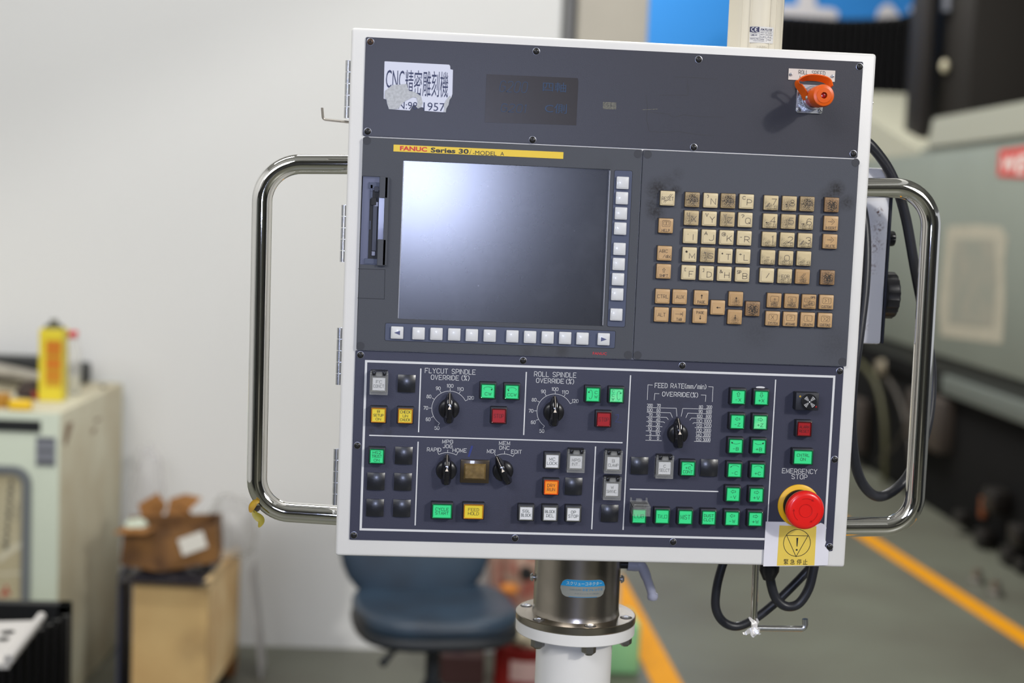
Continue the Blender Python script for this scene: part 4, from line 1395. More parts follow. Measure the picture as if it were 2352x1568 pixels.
button(1847, 984.7, CR_, [('ALARM', 0, 2.1, 9.8, 2.6), ('RESET', 0, -2.2, 9.8, 2.6)], 'red ALARM RESET push button')
button(1844.2, 1049.6, CG, [('CNTRL', 0, 2.1, 13, 2.8), ('ON', 0, -2.1, 5.4, 2.8)], 'wide green CNTRL ON push button', True)


def guard(b, c, open_=False):
    """hinged clear cover with two black hinge knuckles; (c) is the centre of the legend"""
    w, hh = 0.0181, 0.0215
    if 'guard' not in MESHC:
        bm = NB()
        # shell: front sheet, two sides, lower lip; hinge line at z=0
        box(bm, (0, -0.0102, -hh / 2), (w, 0.0009, hh), 0.0003, 1)
        for sx in (-1, 1):
            box(bm, (sx * (w / 2 - 0.0004), -0.0052, -hh / 2), (0.0008, 0.0096, hh))
            box(bm, (sx * (w / 2 - 0.0010), -0.0108, 0.0008), (0.0018, 0.0045, 0.0034), 0.0004, 1)
        box(bm, (0, -0.0052, -hh + 0.0004), (w - 0.0016, 0.0096, 0.0008))
        box(bm, (0, -0.0112, -hh + 0.0035), (w - 0.003, 0.0010, 0.0006))
        box(bm, (0, -0.0108, -0.0006), (0.0062, 0.0034, 0.0044), 0.0006, 1)
        for sx in (-1, 1):
            box(bm, (sx * 0.0072, -0.0108, -hh * .52), (0.0006, 0.0006, 0.0150))
        MESHC['guard'] = mesh(bm, CLEAR)
        bm = NB()
        for sx in (-1, 1):
            box(bm, (sx * 0.0052, -0.0082, 0), (0.0030, 0.0075, 0.0040), 0.0007, 2)
        box(bm, (0, -0.004, 0.0012), (0.0165, 0.008, 0.0034), 0.0006, 1)
        MESHC['knuck'] = mesh(bm, BLK, 40)
    hz = c.z + 0.0106
    cp('cover_hinge', MESHC['knuck'], (c.x, -HO, hz), b)
    cp('clear_cover', MESHC['guard'], (c.x, -HO - (0.0020 if open_ else 0), hz + (-0.0060 if open_ else 0)), b, label='flipped-open clear cover' if open_ else None, rot=(RAD(-84), 0, 0) if open_ else None)


for px, py, ls, nm_ in ((870.3, 881.3, [('FC', 0, 2, 5.6, 2.9), ('CONCT', 0, -2.2, 10.2, 2.9)], 'FC CONCT'), (1322.9, 1060.5, [('MPG', 0, 2, 8.2, 2.9), ('INT.', 0, -2.2, 7.6, 2.9)], 'MPG INT.'),
                        (1408.6, 1062.9, [('B', 0, 2.2, 2.4, 2.9), ('CLAMP', 0, -2.2, 10, 2.9)], 'B CLAMP'), (1406, 1123.6, [('W', 0, 2.2, 2.6, 2.7), ('SHYNC.', 0, -2, 10.4, 2.9)], 'W SHYNC.'),
                        (1526.4, 1074.3, [('C', 0, 1.9, 2.4, 2.7), ('SELCT', 0, -2.2, 10, 2.9)], 'C SELCT')):
    b, c = button(px, py, CW_, ls, 'white %s push button under a clear hinged cover' % nm_)
    guard(b, c)
b, c = button(1467.8, 1184.7, CG, [], 'dark base of the LUB button cover') if False else (None, P(1467.8, 1184.7, 0.0105))
lub = [o for o in bpy.data.objects if o.get('label', '').startswith('green LUB')][0]
guard(lub, c, True)

# ---- blank dome caps
n_ = 10
bm = NB()
W0 = 0.0176
grid = [[None] * (n_ + 1) for _ in range(n_ + 1)]
for i in range(n_ + 1):
    for j in range(n_ + 1):
        u, v = -1 + 2 * i / n_, -1 + 2 * j / n_
        d = 0.0014 + 0.0030 * (1 - (u * u + v * v) / 2)
        grid[i][j] = bm.verts.new((u * W0 / 2, -d, v * W0 / 2))
for i in range(n_):
    for j in range(n_):
        bm.faces.new((grid[i][j], grid[i + 1][j], grid[i + 1][j + 1], grid[i][j + 1]))
loop = [grid[i][0] for i in range(n_ + 1)] + [grid[n_][j] for j in range(1, n_ + 1)] + [grid[i][n_] for i in range(n_ - 1, -1, -1)] + [grid[0][j] for j in range(n_ - 1, 0, -1)]
low = [bm.verts.new((v.co.x, 0, v.co.z)) for v in loop]
for k in range(len(loop)):
    bm.faces.new((loop[k], loop[(k + 1) % len(loop)], low[(k + 1) % len(loop)], low[k]))
cap_me = mesh(bm, DOME, 40)
for s in ((933.8, 880.6), (927.3, 1045.9), (863.5, 1105.1), (925.3, 1106.1), (861.4, 1165.7), (922.9, 1166.9), (1317.4, 1116.4), (1400.3, 1178.4), (1469, 1069), (1629, 1074)):
    c = P(*s, HO + 0.002)
    cp('blank_cap', cap_me, (c.x, -HO, c.z))

# ---- rotary knobs
bm = NB()
lathe(bm, [(0.0106, 0), (0.0106, 0.0035), (0.0098, 0.0072), (0.0080, 0.0085), (0, 0.0088)], 40)
disc_me = mesh(bm, BLK, 35)
out = [(0, 17.5), (1.5, 16.6), (2.6, 14.0), (4.2, 10.4), (5.4, 7.2), (5.7, 3), (5.7, -4), (5.6, -8), (4.9, -11.5), (4.0, -13.4), (2.2, -14.2), (-2.2, -14.2), (-4.0, -13.4), (-4.9, -11.5), (-5.6, -8), (-5.7, -4), (-5.7, 3), (-5.4, 7.2), (-4.2, 10.4), (-2.6, 14.0), (-1.5, 16.6)]
bm = NB()
lv = []
for (yy, sx, sz, dz) in ((0.0040, 1.0, 1.0, 0), (0.0080, .93, .985, 0), (0.0125, .66, .93, 0), (0.0140, .56, .90, 0), (0.0152, .50, .78, -.4), (0.0156, .42, .66, -.6)):
    lv.append([bm.verts.new((x * sx * g, -yy, (min(z, 17.5 if yy < 0.01 else (13 if yy < .0145 else 10)) * sz + dz) * g)) for x, z in out])
for a, b in zip(lv, lv[1:]):
    for k in range(len(out)):
        bm.faces.new((a[k], a[(k + 1) % len(out)], b[(k + 1) % len(out)], b[k]))
bm.faces.new(lv[-1])
bm.faces.new(lv[0])
grip_me = mesh(bm, mat('knob_black', (0.010, 0.010, 0.012), 0.16, spec=0.6, coat=0.3), 30)
bm = NB()
bm.faces.new([bm.verts.new((x * g, -0.01595, z * g)) for x, z in ((-1.6, 1.4), (1.6, 1.4), (0, 5.0))])
vv = [bm.verts.new((x * g, yy, z * g)) for x, z, yy in ((-.17, 5, -.0160), (.17, 5, -.0160), (.17, 7.2, -.0158), (-.17, 7.2, -.0158))]
bm.faces.new(vv)
vv = [bm.verts.new((x * g, yy, z * g)) for x, z, yy in ((-.17, 7.2, -.0158), (.17, 7.2, -.0158), (.17, 11.6, -.0147), (-.17, 11.6, -.0147))]
bm.faces.new(vv)
vv = [bm.verts.new((x * g, yy, z * g)) for x, z, yy in ((-.17, 11.6, -.0147), (.17, 11.6, -.0147), (.17, 16.9, -.0086), (-.17, 16.9, -.0086))]
bm.faces.new(vv)
mark_me = mesh(bm, mat('knob_mark', S(236, 222, 204), 0.5))
for px, py, rot_, lab in ((1031.5, 939.5, 0, 'black rotary override knob in the left dial'), (1272, 946.5, 0, 'black rotary override knob in the middle dial'), (1025.3, 1080.5, 0, 'black mode selector pointing at JOG'),
                          (1155.5, 1081.5, 26, 'black mode selector turned towards MDI'), (1557, 996.5, 5, 'black feed rate knob in the right scale')):
    c = P(px, py, HO + 0.004)
    k = cp('rotary_knob', disc_me, (c.x, -HO, c.z), label=lab)
    cp('grip', grip_me, (c.x, -HO, c.z), k, rot=(0, RAD(-rot_), 0))
    cp('pointer_mark', mark_me, (c.x, -HO, c.z), k, rot=(0, RAD(-rot_), 0))

# ---- brown rectangular lamp
c = P(1090.2, 1082, HO + 0.004)
bm = NB()
box(bm, (0, -0.003, 0), (0.0292, 0.006, 0.0235), 0.0006, 2)
lamp = cp('indicator_lamp', mesh(bm, mat('bronze_frame', S(66, 56, 42), 0.3, metal=0.4, coat=0.4), 40), (c.x, -HO, c.z), label='rectangular brown indicator lamp')
bm = NB()
a_, b_ = poly_extrude(bm, rr(0, 0, 0.0245, 0.0190, 0.0008, 2), 0.004, 0.0085, taper=(0.78, 0.68))
cp('lens', mesh(bm, mat('brown_lens', S(128, 106, 66), 0.22, coat=0.5, col2=S(104, 86, 54), vscale=160, bump=.2, bscale=400), 25), (c.x, -HO, c.z), lamp)

# ---- buzzer
c = P(1853.5, 921.5, 0.012)
bm = NB()
box(bm, (0, -0.006, 0), (0.0238, 0.012, 0.0180), 0.0006, 2)
bz = cp('buzzer', mesh(bm, HOUS, 40), (c.x, -HO, c.z), label='black buzzer with a round sounder grille')
bm = NB()
lathe(bm, [(0.0080, 0), (0.0080, 0.0020), (0.0074, 0.0026), (0, 0.0028)], 36)
cp('sounder', mesh(bm, BLK, 40), (c.x + 0.0016, -HO - 0.0118, c.z), bz)
bm = NB()
for q_ in range(4):
    for r in (2.2, 3.4, 4.7, 6.0):
        pts = [(r * g * cos(RAD(45 + 90 * q_ + t)), r * g * sin(RAD(45 + 90 * q_ + t))) for t in (-17, -8, 0, 8, 17)]
        ribbon(bm, pts, 0.00055, 0)
vs = [bm.verts.new((0.0009 * cos(k), 0, 0.0009 * sin(k))) for k in [2 * pi * i / 10 for i in range(10)]]
bm.faces.new(vs)
cp('sound_mark', mesh(bm, PRINT), (c.x + 0.0016, -HO - 0.01475, c.z), bz)
for dx, dz, m, nme in ((-0.0078, 0.0050, mat('brass_dot', S(176, 142, 40), 0.4), 'brass_dot'), (0.0092, -0.0050, REDD, 'red_lamp')):
    bm = NB()
    lathe(bm, [(0.0011, 0), (0.0010, 0.0005), (0, 0.0008)], 14)
    cp(nme, mesh(bm, m, 40), (c.x + dx, -HO - 0.0119, c.z + dz), bz)

# ---- emergency stop
c = P(1833.8, 1159.8, HO)
bm = NB()
lathe(bm, [(0.0218, 0), (0.0218, 0.0016), (0.0208, 0.0022), (0.0150, 0.0024)], 56, cap=False)
es = cp('emergency_stop', mesh(bm, YEL, 40), (c.x, -HO, c.z), label='emergency stop with yellow ring and red mushroom head')
bm = NB()
lathe(bm, [(0.0168, 0), (0.0168, 0.006), (0.0160, 0.007), (0.0160, 0.009), (0.0150, 0.0105), (0.0150, 0.020)], 48)
cp('collar', mesh(bm, BLK, 40), (c.x, -HO - 0.001, c.z), es)
bm = NB()
lathe(bm, [(0.0150, 0.0), (0.0185, 0.0008), (0.0197, 0.0030), (0.0199, 0.0060), (0.0192, 0.0082), (0.0175, 0.0095), (0.0150, 0.0100), (0.0090, 0.0098), (0.0068, 0.0097), (0.0064, 0.0093), (0, 0.0093)], 56)
cp('mushroom_head', mesh(bm, RED, 35), (c.x, -HO - 0.0185, c.z), es, label='red mushroom head')
bm = NB()
for k in range(3):
    a0 = 62 - k * 120
    pts = [(0.0125 * cos(RAD(a0 + t)), 0.0125 * sin(RAD(a0 + t))) for t in range(48, -1, -6)]
    ribbon(bm, pts, 0.0007, -0.00005)
    a = RAD(a0 - 3)
    tx, tz = sin(a), -cos(a)
    bx, bz_ = 0.0125 * cos(a), 0.0125 * sin(a)
    bm.faces.new([bm.verts.new((bx + tx * s + cos(a) * w, -0.00005, bz_ + tz * s + sin(a) * w)) for s, w in ((0.0020, 0), (-0.0008, 0.0014), (-0.0008, -0.0014))])
ribbon(bm, circ(0, 0, 0.0067, 30), 0.0004, 0.0, True)
cp('arrow_marks', mesh(bm, mat('moulded_red', S(186, 16, 16), 0.35)), (c.x, -HO - 0.0286, c.z), es)

# ---- warning notice taped over the lower corner
HN = 0.0022
c = P(1826, 1250, HN)
npts = [(127, 1168), (330, 1172), (480, 1205), (540, 1178), (562, 1187), (584, 1216), (572, 1240), (566, 1290), (580, 1320), (570, 1352), (600, 1388), (592, 1495), (500, 1498), (300, 1503), (108, 1504), (118, 1330)]
nt_ = cp('warning_notice', poly_px(npts, z7_, HN, c, 0.0003, mat('notice_paper', S(224, 222, 228), 0.5, bump=0.4, bscale=60, coat=0.2)), (c.x, -HO - 0.0003, c.z), label='torn white and yellow warning paper taped below the emergency stop')
cp('yellow_field', poly_px([(230, 1197), (508, 1203), (492, 1497), (210, 1499)], z7_, HN, c, 0.0001, mat('notice_yellow', S(226, 196, 82), 0.5, coat=0.2)), (c.x, -HO - 0.00062, c.z), nt_)
bm = NB()
cc = P(*z7_(361, 1328), HN)
rx_ = 0.0141
q0 = (cc.x - c.x, cc.z - c.z)
ribbon(bm, circ(q0[0], q0[1], rx_, 48), 0.0006, 0, True)
t3 = [P(*z7_(*s), HN) for s in ((284, 1272), (443, 1275), (354, 1431))]
ribbon(bm, [(v.x - c.x, v.z - c.z) for v in t3], 0.0006, 0, True)
e0, e1, e2 = [P(*z7_(*s), HN) for s in ((364, 1290), (361, 1355), (359, 1380))]
bm.faces.new([bm.verts.new((x, 0, z)) for x, z in ((e0.x - c.x - 0.0010, e0.z - c.z), (e0.x - c.x + 0.0010, e0.z - c.z), (e1.x - c.x + 0.0004, e1.z - c.z), (e1.x - c.x - 0.0004, e1.z - c.z))])
bm.faces.new([bm.verts.new((e2.x - c.x + 0.0010 * cos(k), 0, e2.z - c.z + 0.0010 * sin(k))) for k in [2 * pi * i / 14 for i in range(14)]])
cp('warning_sign', mesh(bm, mat('notice_ink', S(36, 36, 34), 0.5)), (c.x, -HO - 0.00085, c.z), nt_)
for ch, xx in zip('緊急停止', (280, 328, 378, 424)):
    put_font(ch, xx - 17, 1450, xx + 17, 1490, z7_, HN + 0.0004, mat('notice_ink', S(36, 36, 34), 0.5), parent=nt_)

# ================================================================== handles, hinges, hooks
HB = -0.055
for pts, rads, lab in ((((850, 376.8), (603.5, 376), (588.5, 1171), (840, 1187)), (0.040, 0.036), 'left chrome tube handle'),
                       (((1930, 431.5), (2143, 431.5), (2098, 1208.5), (1880, 1210)), (0.040, 0.034), 'right chrome tube handle')):
    cs_ = [P(x, y, HB) for x, y in pts]
    cen = sum(cs_, Vector()) / 4
    bm = NB()
    tube(bm, [v - cen for v in arcpath(cs_, rads, 14)], 0.01045, 32)
    hd = cp('grab_handle', mesh(bm, CHROME, 60), cen, label=lab)
# bolted feet of the handles inside the box side (hidden washers)
for (px, (ya, yb), bowed) in ((799, (138, 272), 0), (789.5, (470, 602), 0), (779.5, (752, 884), 0), (771.5, (1030, 1160), 0)):
    a, b = P(px, ya, -0.012), P(px, yb, -0.012)
    bm = NB()
    L_ = a.z - b.z
    nk = 5
    for k in range(nk):
        zc = -L_ / 2 + L_ * (k + .5) / nk
        vs = lathe(bm, [(0.0026, -L_ / nk / 2 + 0.0003), (0.0026, L_ / nk / 2 - 0.0003)], 14, 'Z', (-0.0015, 0.001, zc))
    box(bm, (0.0035, 0.0015, 0), (0.008, 0.0014, L_))
    for k in range(3):
        lathe(bm, [(0.0016, 0), (0.0012, 0.0006)], 10, 'Y', (0.004, 0.0009, -L_ / 2 + L_ * (k + .5) / 3))
    cp('hinge', mesh(bm, ZINC, 40), ((a.x + b.x) / 2 + 0.001, 0.012, (a.z + b.z) / 2))
a = P(740, 248, -0.015)
b = P(742, 274, -0.015)
c_ = P(806, 281, -0.015)
bm = NB()
tube(bm, [v - b for v in arcpath([a, b, c_], 0.003, 5)], 0.0013, 8, flat=5.0)
cp('bent_bracket', mesh(bm, mat('dull_bracket', (0.42, 0.39, 0.36), 0.35, metal=1), 50), b, label='small bent metal bracket on the left side')
a = P(2008, 236, -0.004)
bm = NB()
lathe(bm, [(0.0022, 0), (0.002, 0.0012), (0, 0.0016)], 12, 'X')
cp('side_screw', mesh(bm, ZINC, 40), (DR - 0.0004, 0.006, a.z))

# hook rod below the panel
pts = [B(1735, 1296, 0.05), B(1731, 1440, 0.05)]
a, b = pts
bm = NB()
ox0 = a
tube(bm, [v - ox0 for v in [a + Vector((0, 0, 0.02)), b]], 0.0034, 14)
rod = cp('hook_rod', mesh(bm, CHROME, 50), ox0, label='thin chrome hook rod hanging under the panel')
a2, b2, c2 = B(1733, 1442, 0.048), B(1850, 1444, 0.048), B(1849, 1421, 0.048)
bm = NB()
tube(bm, [v - a2 for v in arcpath([a2, b2, c2], 0.005, 7)], 0.0031, 14)
cp('hook_end', mesh(bm, ZINC, 50), a2, rod)
# scrap of clear film on the hook
random.seed(3)
c = B(1735, 1447, 0.043)
bm = NB()
for k in range(9):
    a = random.uniform(0, 6.28)
    L_ = random.uniform(0.006, 0.018)
    d = Vector((cos(a), random.uniform(-.4, .4), sin(a) - .25)).normalized()
    sd = Vector((d.z, .3, -d.x)).normalized()
    pr_ = None
    for t in range(5):
        w = 0.004 * (1 - t / 5.5)
        off = d * L_ * t / 4 + Vector((random.uniform(-1, 1), random.uniform(-1, 1), random.uniform(-1, 1))) * 0.0014
        q = [bm.verts.new(off + sd * w), bm.verts.new(off - sd * w)]
        if pr_:
            bm.faces.new((pr_[0], pr_[1], q[1], q[0]))
        pr_ = q
cp('film_scrap', mesh(bm, mat('clear_film', (0.85, 0.82, 0.80), 0.2, spec=0.8, alpha=0.55), 180), c, rod, label='crumpled scrap of clear film on the hook')

# ================================================================== leaf caught on the left handle
LG = mat('leaf_green', S(136, 128, 48), 0.5, col2=S(160, 142, 48), vscale=60)
LY = mat('leaf_yellow', S(196, 162, 40), 0.5, col2=S(150, 112, 40), vscale=80)
lc = P(590, 1178, 0.0 - 0.045)
lf = thing('dried_leaf', 'small curled yellow leaf stuck on the lower left chrome handle', 'leaf', lc)


def leaf_me(pts, wid, m, bow):
    sp_ = spline(pts, 5)
    bm = NB()
    pv = None
    N_ = len(sp_)
    for i, v in enumerate(sp_):
        t = i / (N_ - 1)
        d = (sp_[min(i + 1, N_ - 1)] - sp_[max(i - 1, 0)]).normalized()
        s = Vector((d.z, 0, -d.x))
        w = wid * (sin(pi * min(t * 0.95 + .05, 1)) ** 0.8) + 0.0003
        q = [bm.verts.new(v - s * w + Vector((0, -bow * w, 0))), bm.verts.new(v), bm.verts.new(v + s * w + Vector((0, -bow * w, 0)))]
        if pv:
            bm.faces.new((pv[0], pv[1], q[1], q[0]))
            bm.faces.new((pv[1], pv[2], q[2], q[1]))
        pv = q
    me = mesh(bm, m, 180)
    return me


def lpx(l):
    return [P(540 + x / 3.137, 780 + y / 3.137, 0.045 - 0.09) - lc for x, y in l]


obj('yellow_blade', leaf_me(lpx([(175, 1165), (150, 1165), (128, 1190), (116, 1220), (110, 1245)]), 0.0032, LY, .8), lf)
obj('green_blade', leaf_me(lpx([(128, 1228), (150, 1260), (180, 1285), (188, 1312), (170, 1352)]), 0.0040, LG, .6), lf)
obj('shaded_fold', leaf_me(lpx([(130, 1236), (160, 1215), (182, 1196)]), 0.0026, mat('leaf_dark', S(40, 32, 22), 0.6), .3), lf)

# ================================================================== grey post with swivel joint
PX, PY = 0.2055, 0.095
post = thing('swivel_post', 'steel swivel joint with bolted flange on a white post under the panel', 'support post', (PX, PY, 0))
zt = B(1321, 1404, PY).z          # top face of the steel flange
sc = (PY + 1.48) / 3400


def pp(name, me, z, dx=0, dy=0, parent=None, label=None, rot=None):
    return obj(name, me, parent or post, Vector((PX + dx, PY + dy, z)), label=label, rot=rot)


bm = NB()
lathe(bm, [(0.0480, 0.0), (0.0472, 0.003), (0.0468, 0.006), (0.0468, DB + 0.006 - zt)], 72, 'Z')
pp('swivel_sleeve', mesh(bm, STEEL, 40), zt, label='brushed steel sleeve')
bm = NB()
lathe(bm, [(0.0440, -0.0078), (0.0650, -0.0078), (0.0655, -0.0070), (0.0655, -0.0008), (0.0645, 0.0), (0.0440, 0.0)], 72, 'Z')
fl = pp('steel_flange', mesh(bm, STEEL, 30), zt, label='round brushed steel flange')
bm = NB()
lathe(bm, [(0.0380, -0.0205), (0.0646, -0.0205), (0.0651, -0.0198), (0.0651, -0.0082), (0.0440, -0.0082)], 72, 'Z')
pp('white_flange', mesh(bm, WHITE, 30), zt)
bm = NB()
lathe(bm, [(0.0415, 0), (0.0415, zt - 0.0205)], 64, 'Z')
pp('post_tube', mesh(bm, WHITE, 40), 0.0)
bm = NB()
lathe(bm, [(0.13, 0), (0.13, 0.012), (0.05, 0.012)], 48, 'Z')
pp('foot_plate', mesh(bm, WHITE, 40), 0.0)
for k in range(6):
    a = RAD(-90 + 9 + 60 * k)
    dx, dy = 0.0563 * cos(a), 0.0563 * sin(a)
    if 'fb' not in MESHC:
        bm = NB()
        lathe(bm, [(0.0066, 0), (0.0066, 0.0003)], 24, 'Z', mi=1)
        lathe(bm, [(0.0052, 0.0002), (0.0052, 0.0008), (0.0046, 0.0012), (0.0024, 0.0012), (0.0022, 0.0003), (0, 0.0003)], 20, 'Z')
        MESHC['fb'] = mesh(bm, [ZINC, mat('counterbore_shadow', (0.10, 0.09, 0.08), 0.6, metal=.5)], 40)
        bm = NB()
        lathe(bm, [(0.0068, -0.0085), (0.0075, -0.0075), (0.0075, 0)], 6, 'Z')
        lathe(bm, [(0.0038, -0.0105), (0.0042, -0.0095), (0.0042, -0.008)], 14, 'Z')
        MESHC['nut'] = mesh(bm, mat('dark_nut', (0.30, 0.29, 0.27), 0.33, metal=1), 25)
    pp('flange_bolt', MESHC['fb'], zt, dx, dy)
    pp('hex_nut', MESHC['nut'], zt - 0.0205, dx, dy)
zs = B(1321, 1327, PY).z
for sx in (-1, 1):
    bm = NB()
    lathe(bm, [(0.0022, 0), (0.0022, 0.0018), (0.0044, 0.0018), (0.0046, 0.0026), (0.0030, 0.0048), (0, 0.0050)], 18, 'X')
    pp('side_screw', mesh(bm, ZINC, 40), zs, sx * 0.0466, 0, rot=(0, 0, 0 if sx > 0 else pi))


def wrap(me, R_, yc=0.0):
    for v in me.vertices:
        r = R_ - v.co.y
        a = v.co.x / R_
        v.co.x, v.co.y = r * sin(a), -r * cos(a) + yc
    return me


def wrapped_plate(w, hh, r, m, R_, off, ns=24, z0_=0.0, zcut=None):
    """rounded label bent round a vertical cylinder"""
    bm = NB()
    cols = []
    for i in range(ns + 1):
        x = -w / 2 + w * i / ns
        e = max(abs(x) - (w / 2 - r), 0)
        hz_ = hh / 2 - (r - math.sqrt(max(r * r - e * e, 0)))
        lo, hi = -hz_, hz_
        if zcut:
            lo, hi = max(lo, zcut[0]), min(hi, zcut[1])
            if hi < lo:
                lo = hi = (zcut[0] if hz_ < abs(zcut[0]) else hi)
        a = x / R_
        rr_ = R_ + off
        cols.append([bm.verts.new((rr_ * sin(a), -rr_ * cos(a), z)) for z in (lo, hi)])
    for a, b in zip(cols, cols[1:]):
        bm.faces.new((a[0], b[0], b[1], a[1]))
    return mesh(bm, m, 180)


# blue and silver maker's label
zl = B(1340, 1351, PY - 0.045).z
ang = math.asin((B(1340, 1351, PY - 0.045).x - PX) / 0.0468)
LBW, LBH = 0.0500, 0.0190
lbm = mat('label_silver', S(150, 152, 146), 0.35, metal=0.3)
lb = pp('maker_label', wrapped_plate(LBW, LBH, 0.0085, lbm, 0.0468, 0.0002), zl, rot=(0, 0, ang), label='blue and silver lozenge label with Japanese lettering')
BLUL = mat('label_blue', S(36, 136, 190), 0.4)


def sub(name, me, dz, parent, base):
    o = obj(name, me, parent, None, (0, 0, dz))
    return o


sub('blue_band', wrapped_plate(LBW - 0.0006, LBH - 0.0004, 0.0083, BLUL, 0.0468, 0.0004, zcut=(0.0022, 0.0093)), 0, lb, 0)
sub('blue_edge', wrapped_plate(LBW * .62, 0.0005, 0.0001, BLUL, 0.0468, 0.0004), -0.0091, lb, 0)
for s, w, hh, dz, m, dx in (('スクリューコネクター', 0.0390, 0.0038, 0.0056, mat('label_pale_text', S(176, 196, 196), 0.5), 0.001), ('ネオフレックス', 0.0230, 0.0029, -0.0010, BLUL, 0.010), ('NMNU60', 0.012, 0.0020, -0.0010, mat('label_faint', S(120, 132, 134), 0.5), -0.0085), ('ネオフレックス工業(株)', 0.0270, 0.0017, -0.0054, mat('label_faint', S(120, 132, 134), 0.5), 0.004)):
    me = font_mesh(s, w, hh, m, bold=0.01)
    for v in me.vertices:
        v.co.x += dx
        v.co.y -= 0.0006
    sub('lettering', wrap(me, 0.0468), dz, lb, 0)
# clamp lever
a = B(1430, 1296, PY + 0.0)
bm = NB()
tube(bm, [Vector((-0.012, 0, 0)), Vector((0.012, 0, 0))], 0.0045, 16)
lev = pp('clamp_hub', mesh(bm, BLK, 40), a.z, a.x - PX, 0, label='black hub of the clamp lever')
p0, p1, p2, p3 = [B(x, y, PY) - a for x, y in ((1441, 1297), (1474, 1300), (1492, 1345), (1499, 1368))]
bm = NB()
tube(bm, spline([p0, p0.lerp(p1, .6), p1, p2, p3], 6), [0.0062] * 8 + [0.0058] * 8 + [0.0050] * 8 + [0.0062], 16)
lathe(bm, [(0, -0.006), (0.0055, -0.004), (0.0062, 0), (0.0055, 0.003)], 16, 'Z', tuple(p3))
obj('clamp_lever', mesh(bm, mat('lever_grey', S(166, 168, 186), 0.35, spec=0.5), 60), lev, None, (0, 0, 0), 'blue-grey angled clamp lever')

# ================================================================== signal tower pole above the panel
tx_ = B(1733, 60, 0.10)
tw = thing('signal_tower', 'beige plastic signal tower column standing on top of the panel', 'signal tower', (tx_.x + 0.0012, 0.10, DT - 0.010))
IV = mat('ivory_plastic', S(212, 204, 184), 0.4, spec=0.4, coat=0.1)
prof = []
for k in range(64):
    a = 2 * pi * k / 64
    r = 0.0290 + 0.0004 * cos(8 * a)
    prof.append((r * cos(a), r * sin(a)))
bm = NB()
lo = [bm.verts.new((x, y, 0)) for x, y in prof]
hi = [bm.verts.new((x, y, 0.32)) for x, y in prof]
for k in range(64):
    bm.faces.new((lo[k], lo[(k + 1) % 64], hi[(k + 1) % 64], hi[k]))
bm.faces.new(hi)
bm.faces.new(lo)
obj('column', mesh(bm, IV, 40), tw)
bm = NB()
for a in (-1.25, -0.98, -2.0, -2.3, -0.55):
    box(bm, (0.0291 * cos(a), 0.0291 * sin(a), 0.16), (0.0012, 0.0012, 0.32), 0.0003, 1)
obj('rib', mesh(bm, IV, 40), tw)
zlab = B(1750, 80, 0.071).z
angt = math.asin(max(-1, min(1, (B(1750, 80, 0.071).x - tx_.x - 0.0012) / 0.0294)))
lb2 = obj('rating_label', wrapped_plate(0.0262, 0.0168, 0.0008, mat('rating_label_paper', S(206, 204, 200), 0.45), 0.0294, 0.0003), tw, (tx_.x + 0.0012, 0.10, zlab), rot=(0, 0, angt), label='small printed rating label with a CE mark')
NV2 = mat('rating_ink', S(44, 42, 76), 0.5)
sub('ce_block', wrapped_plate(0.0098, 0.0055, 0.0002, NV2, 0.0294, 0.0005), 0, lb2, 0)
ce = bpy.data.objects[-1] if False else None
me = wrapped_plate(0.0098, 0.0055, 0.0002, NV2, 0.0294, 0.0005)


def wtext(s, dx, dz, w, hh, m=NV2, d=0.0005, **kw):
    me = font_mesh(s, w * g, hh * g, m, **kw)
    for v in me.vertices:
        v.co.x += dx * g
        v.co.y -= d
    return sub('lettering', wrap(me, 0.0294), dz * g, lb2, 0)


for o in list(bpy.data.objects):
    if o.name.startswith('ce_block'):
        for v in o.data.vertices:
            a = math.atan2(v.co.x, -v.co.y) - 0.0080 / 0.0294
            r = math.hypot(v.co.x, v.co.y)
            v.co.x, v.co.y = r * sin(a), -r * cos(a)
        o.location.z = 0.0052
bm = NB()
for cx_, full in ((-9.4, 0), (-5.9, 1)):
    ribbon(bm, [((cx_ + 1.9 * cos(RAD(a))) * g, (1.9 * sin(RAD(a))) * g) for a in range(75, 286, 15)], 0.00055, 0)
    if full:
        ribbon(bm, [((cx_ - 1.9) * g, 0), (cx_ * g, 0)], 0.00055, 0)
me = mesh(bm, mat('ce_white', S(226, 226, 226), 0.5))
for v in me.vertices:
    v.co.y -= 0.0009
    v.co.x += 0.0002
sub('ce_mark', wrap(me, 0.0294), 0.0052, lb2, 0)
wtext('PATLITE', 4.6, 5.4, 13.0, 2.3, bold=0.03, slant=0.3)
wtext('MODEL', -8.0, 2.0, 5, .9)
wtext('LME-W', -8.2, -.6, 6.6, 1.7, bold=0.02)
wtext('VOLT 24V AC/DC', 4.6, 2.2, 12.5, 1.3)
wtext('WATT 1.2W/1STACK', 5.0, .1, 13.6, 1.3)
wtext('Ta 60°C  IP 65', 4.0, -2.0, 12.4, 1.3)
wtext('PATLITE Corp.', -4.6, -4.7, 14.6, 1.5, bold=0.02)
wtext('MADE IN INDONESIA', -3.2, -6.4, 11.6, .8)
wtext('9901BP', 8.0, -5.0, 4.4, 1.2)
bm = NB()
for x0_, x1_, z_ in ((-12.4, -3.4, 1.2), (-12.4, 12.4, -3.2), (-1.6, 12.0, 3.6)):
    ribbon(bm, [((x0_ + (x1_ - x0_) * k / 8) * g, z_ * g) for k in range(9)], 0.00016, 0)
for x_, za_, zb_ in ((-2.6, 3.6, -3.2), (4.8, -3.2, -6.8)):
    ribbon(bm, [(x_ * g, za_ * g), (x_ * g, zb_ * g)], 0.00016, 0)
me = mesh(bm, NV2)
for v in me.vertices:
    v.co.y -= 0.0005
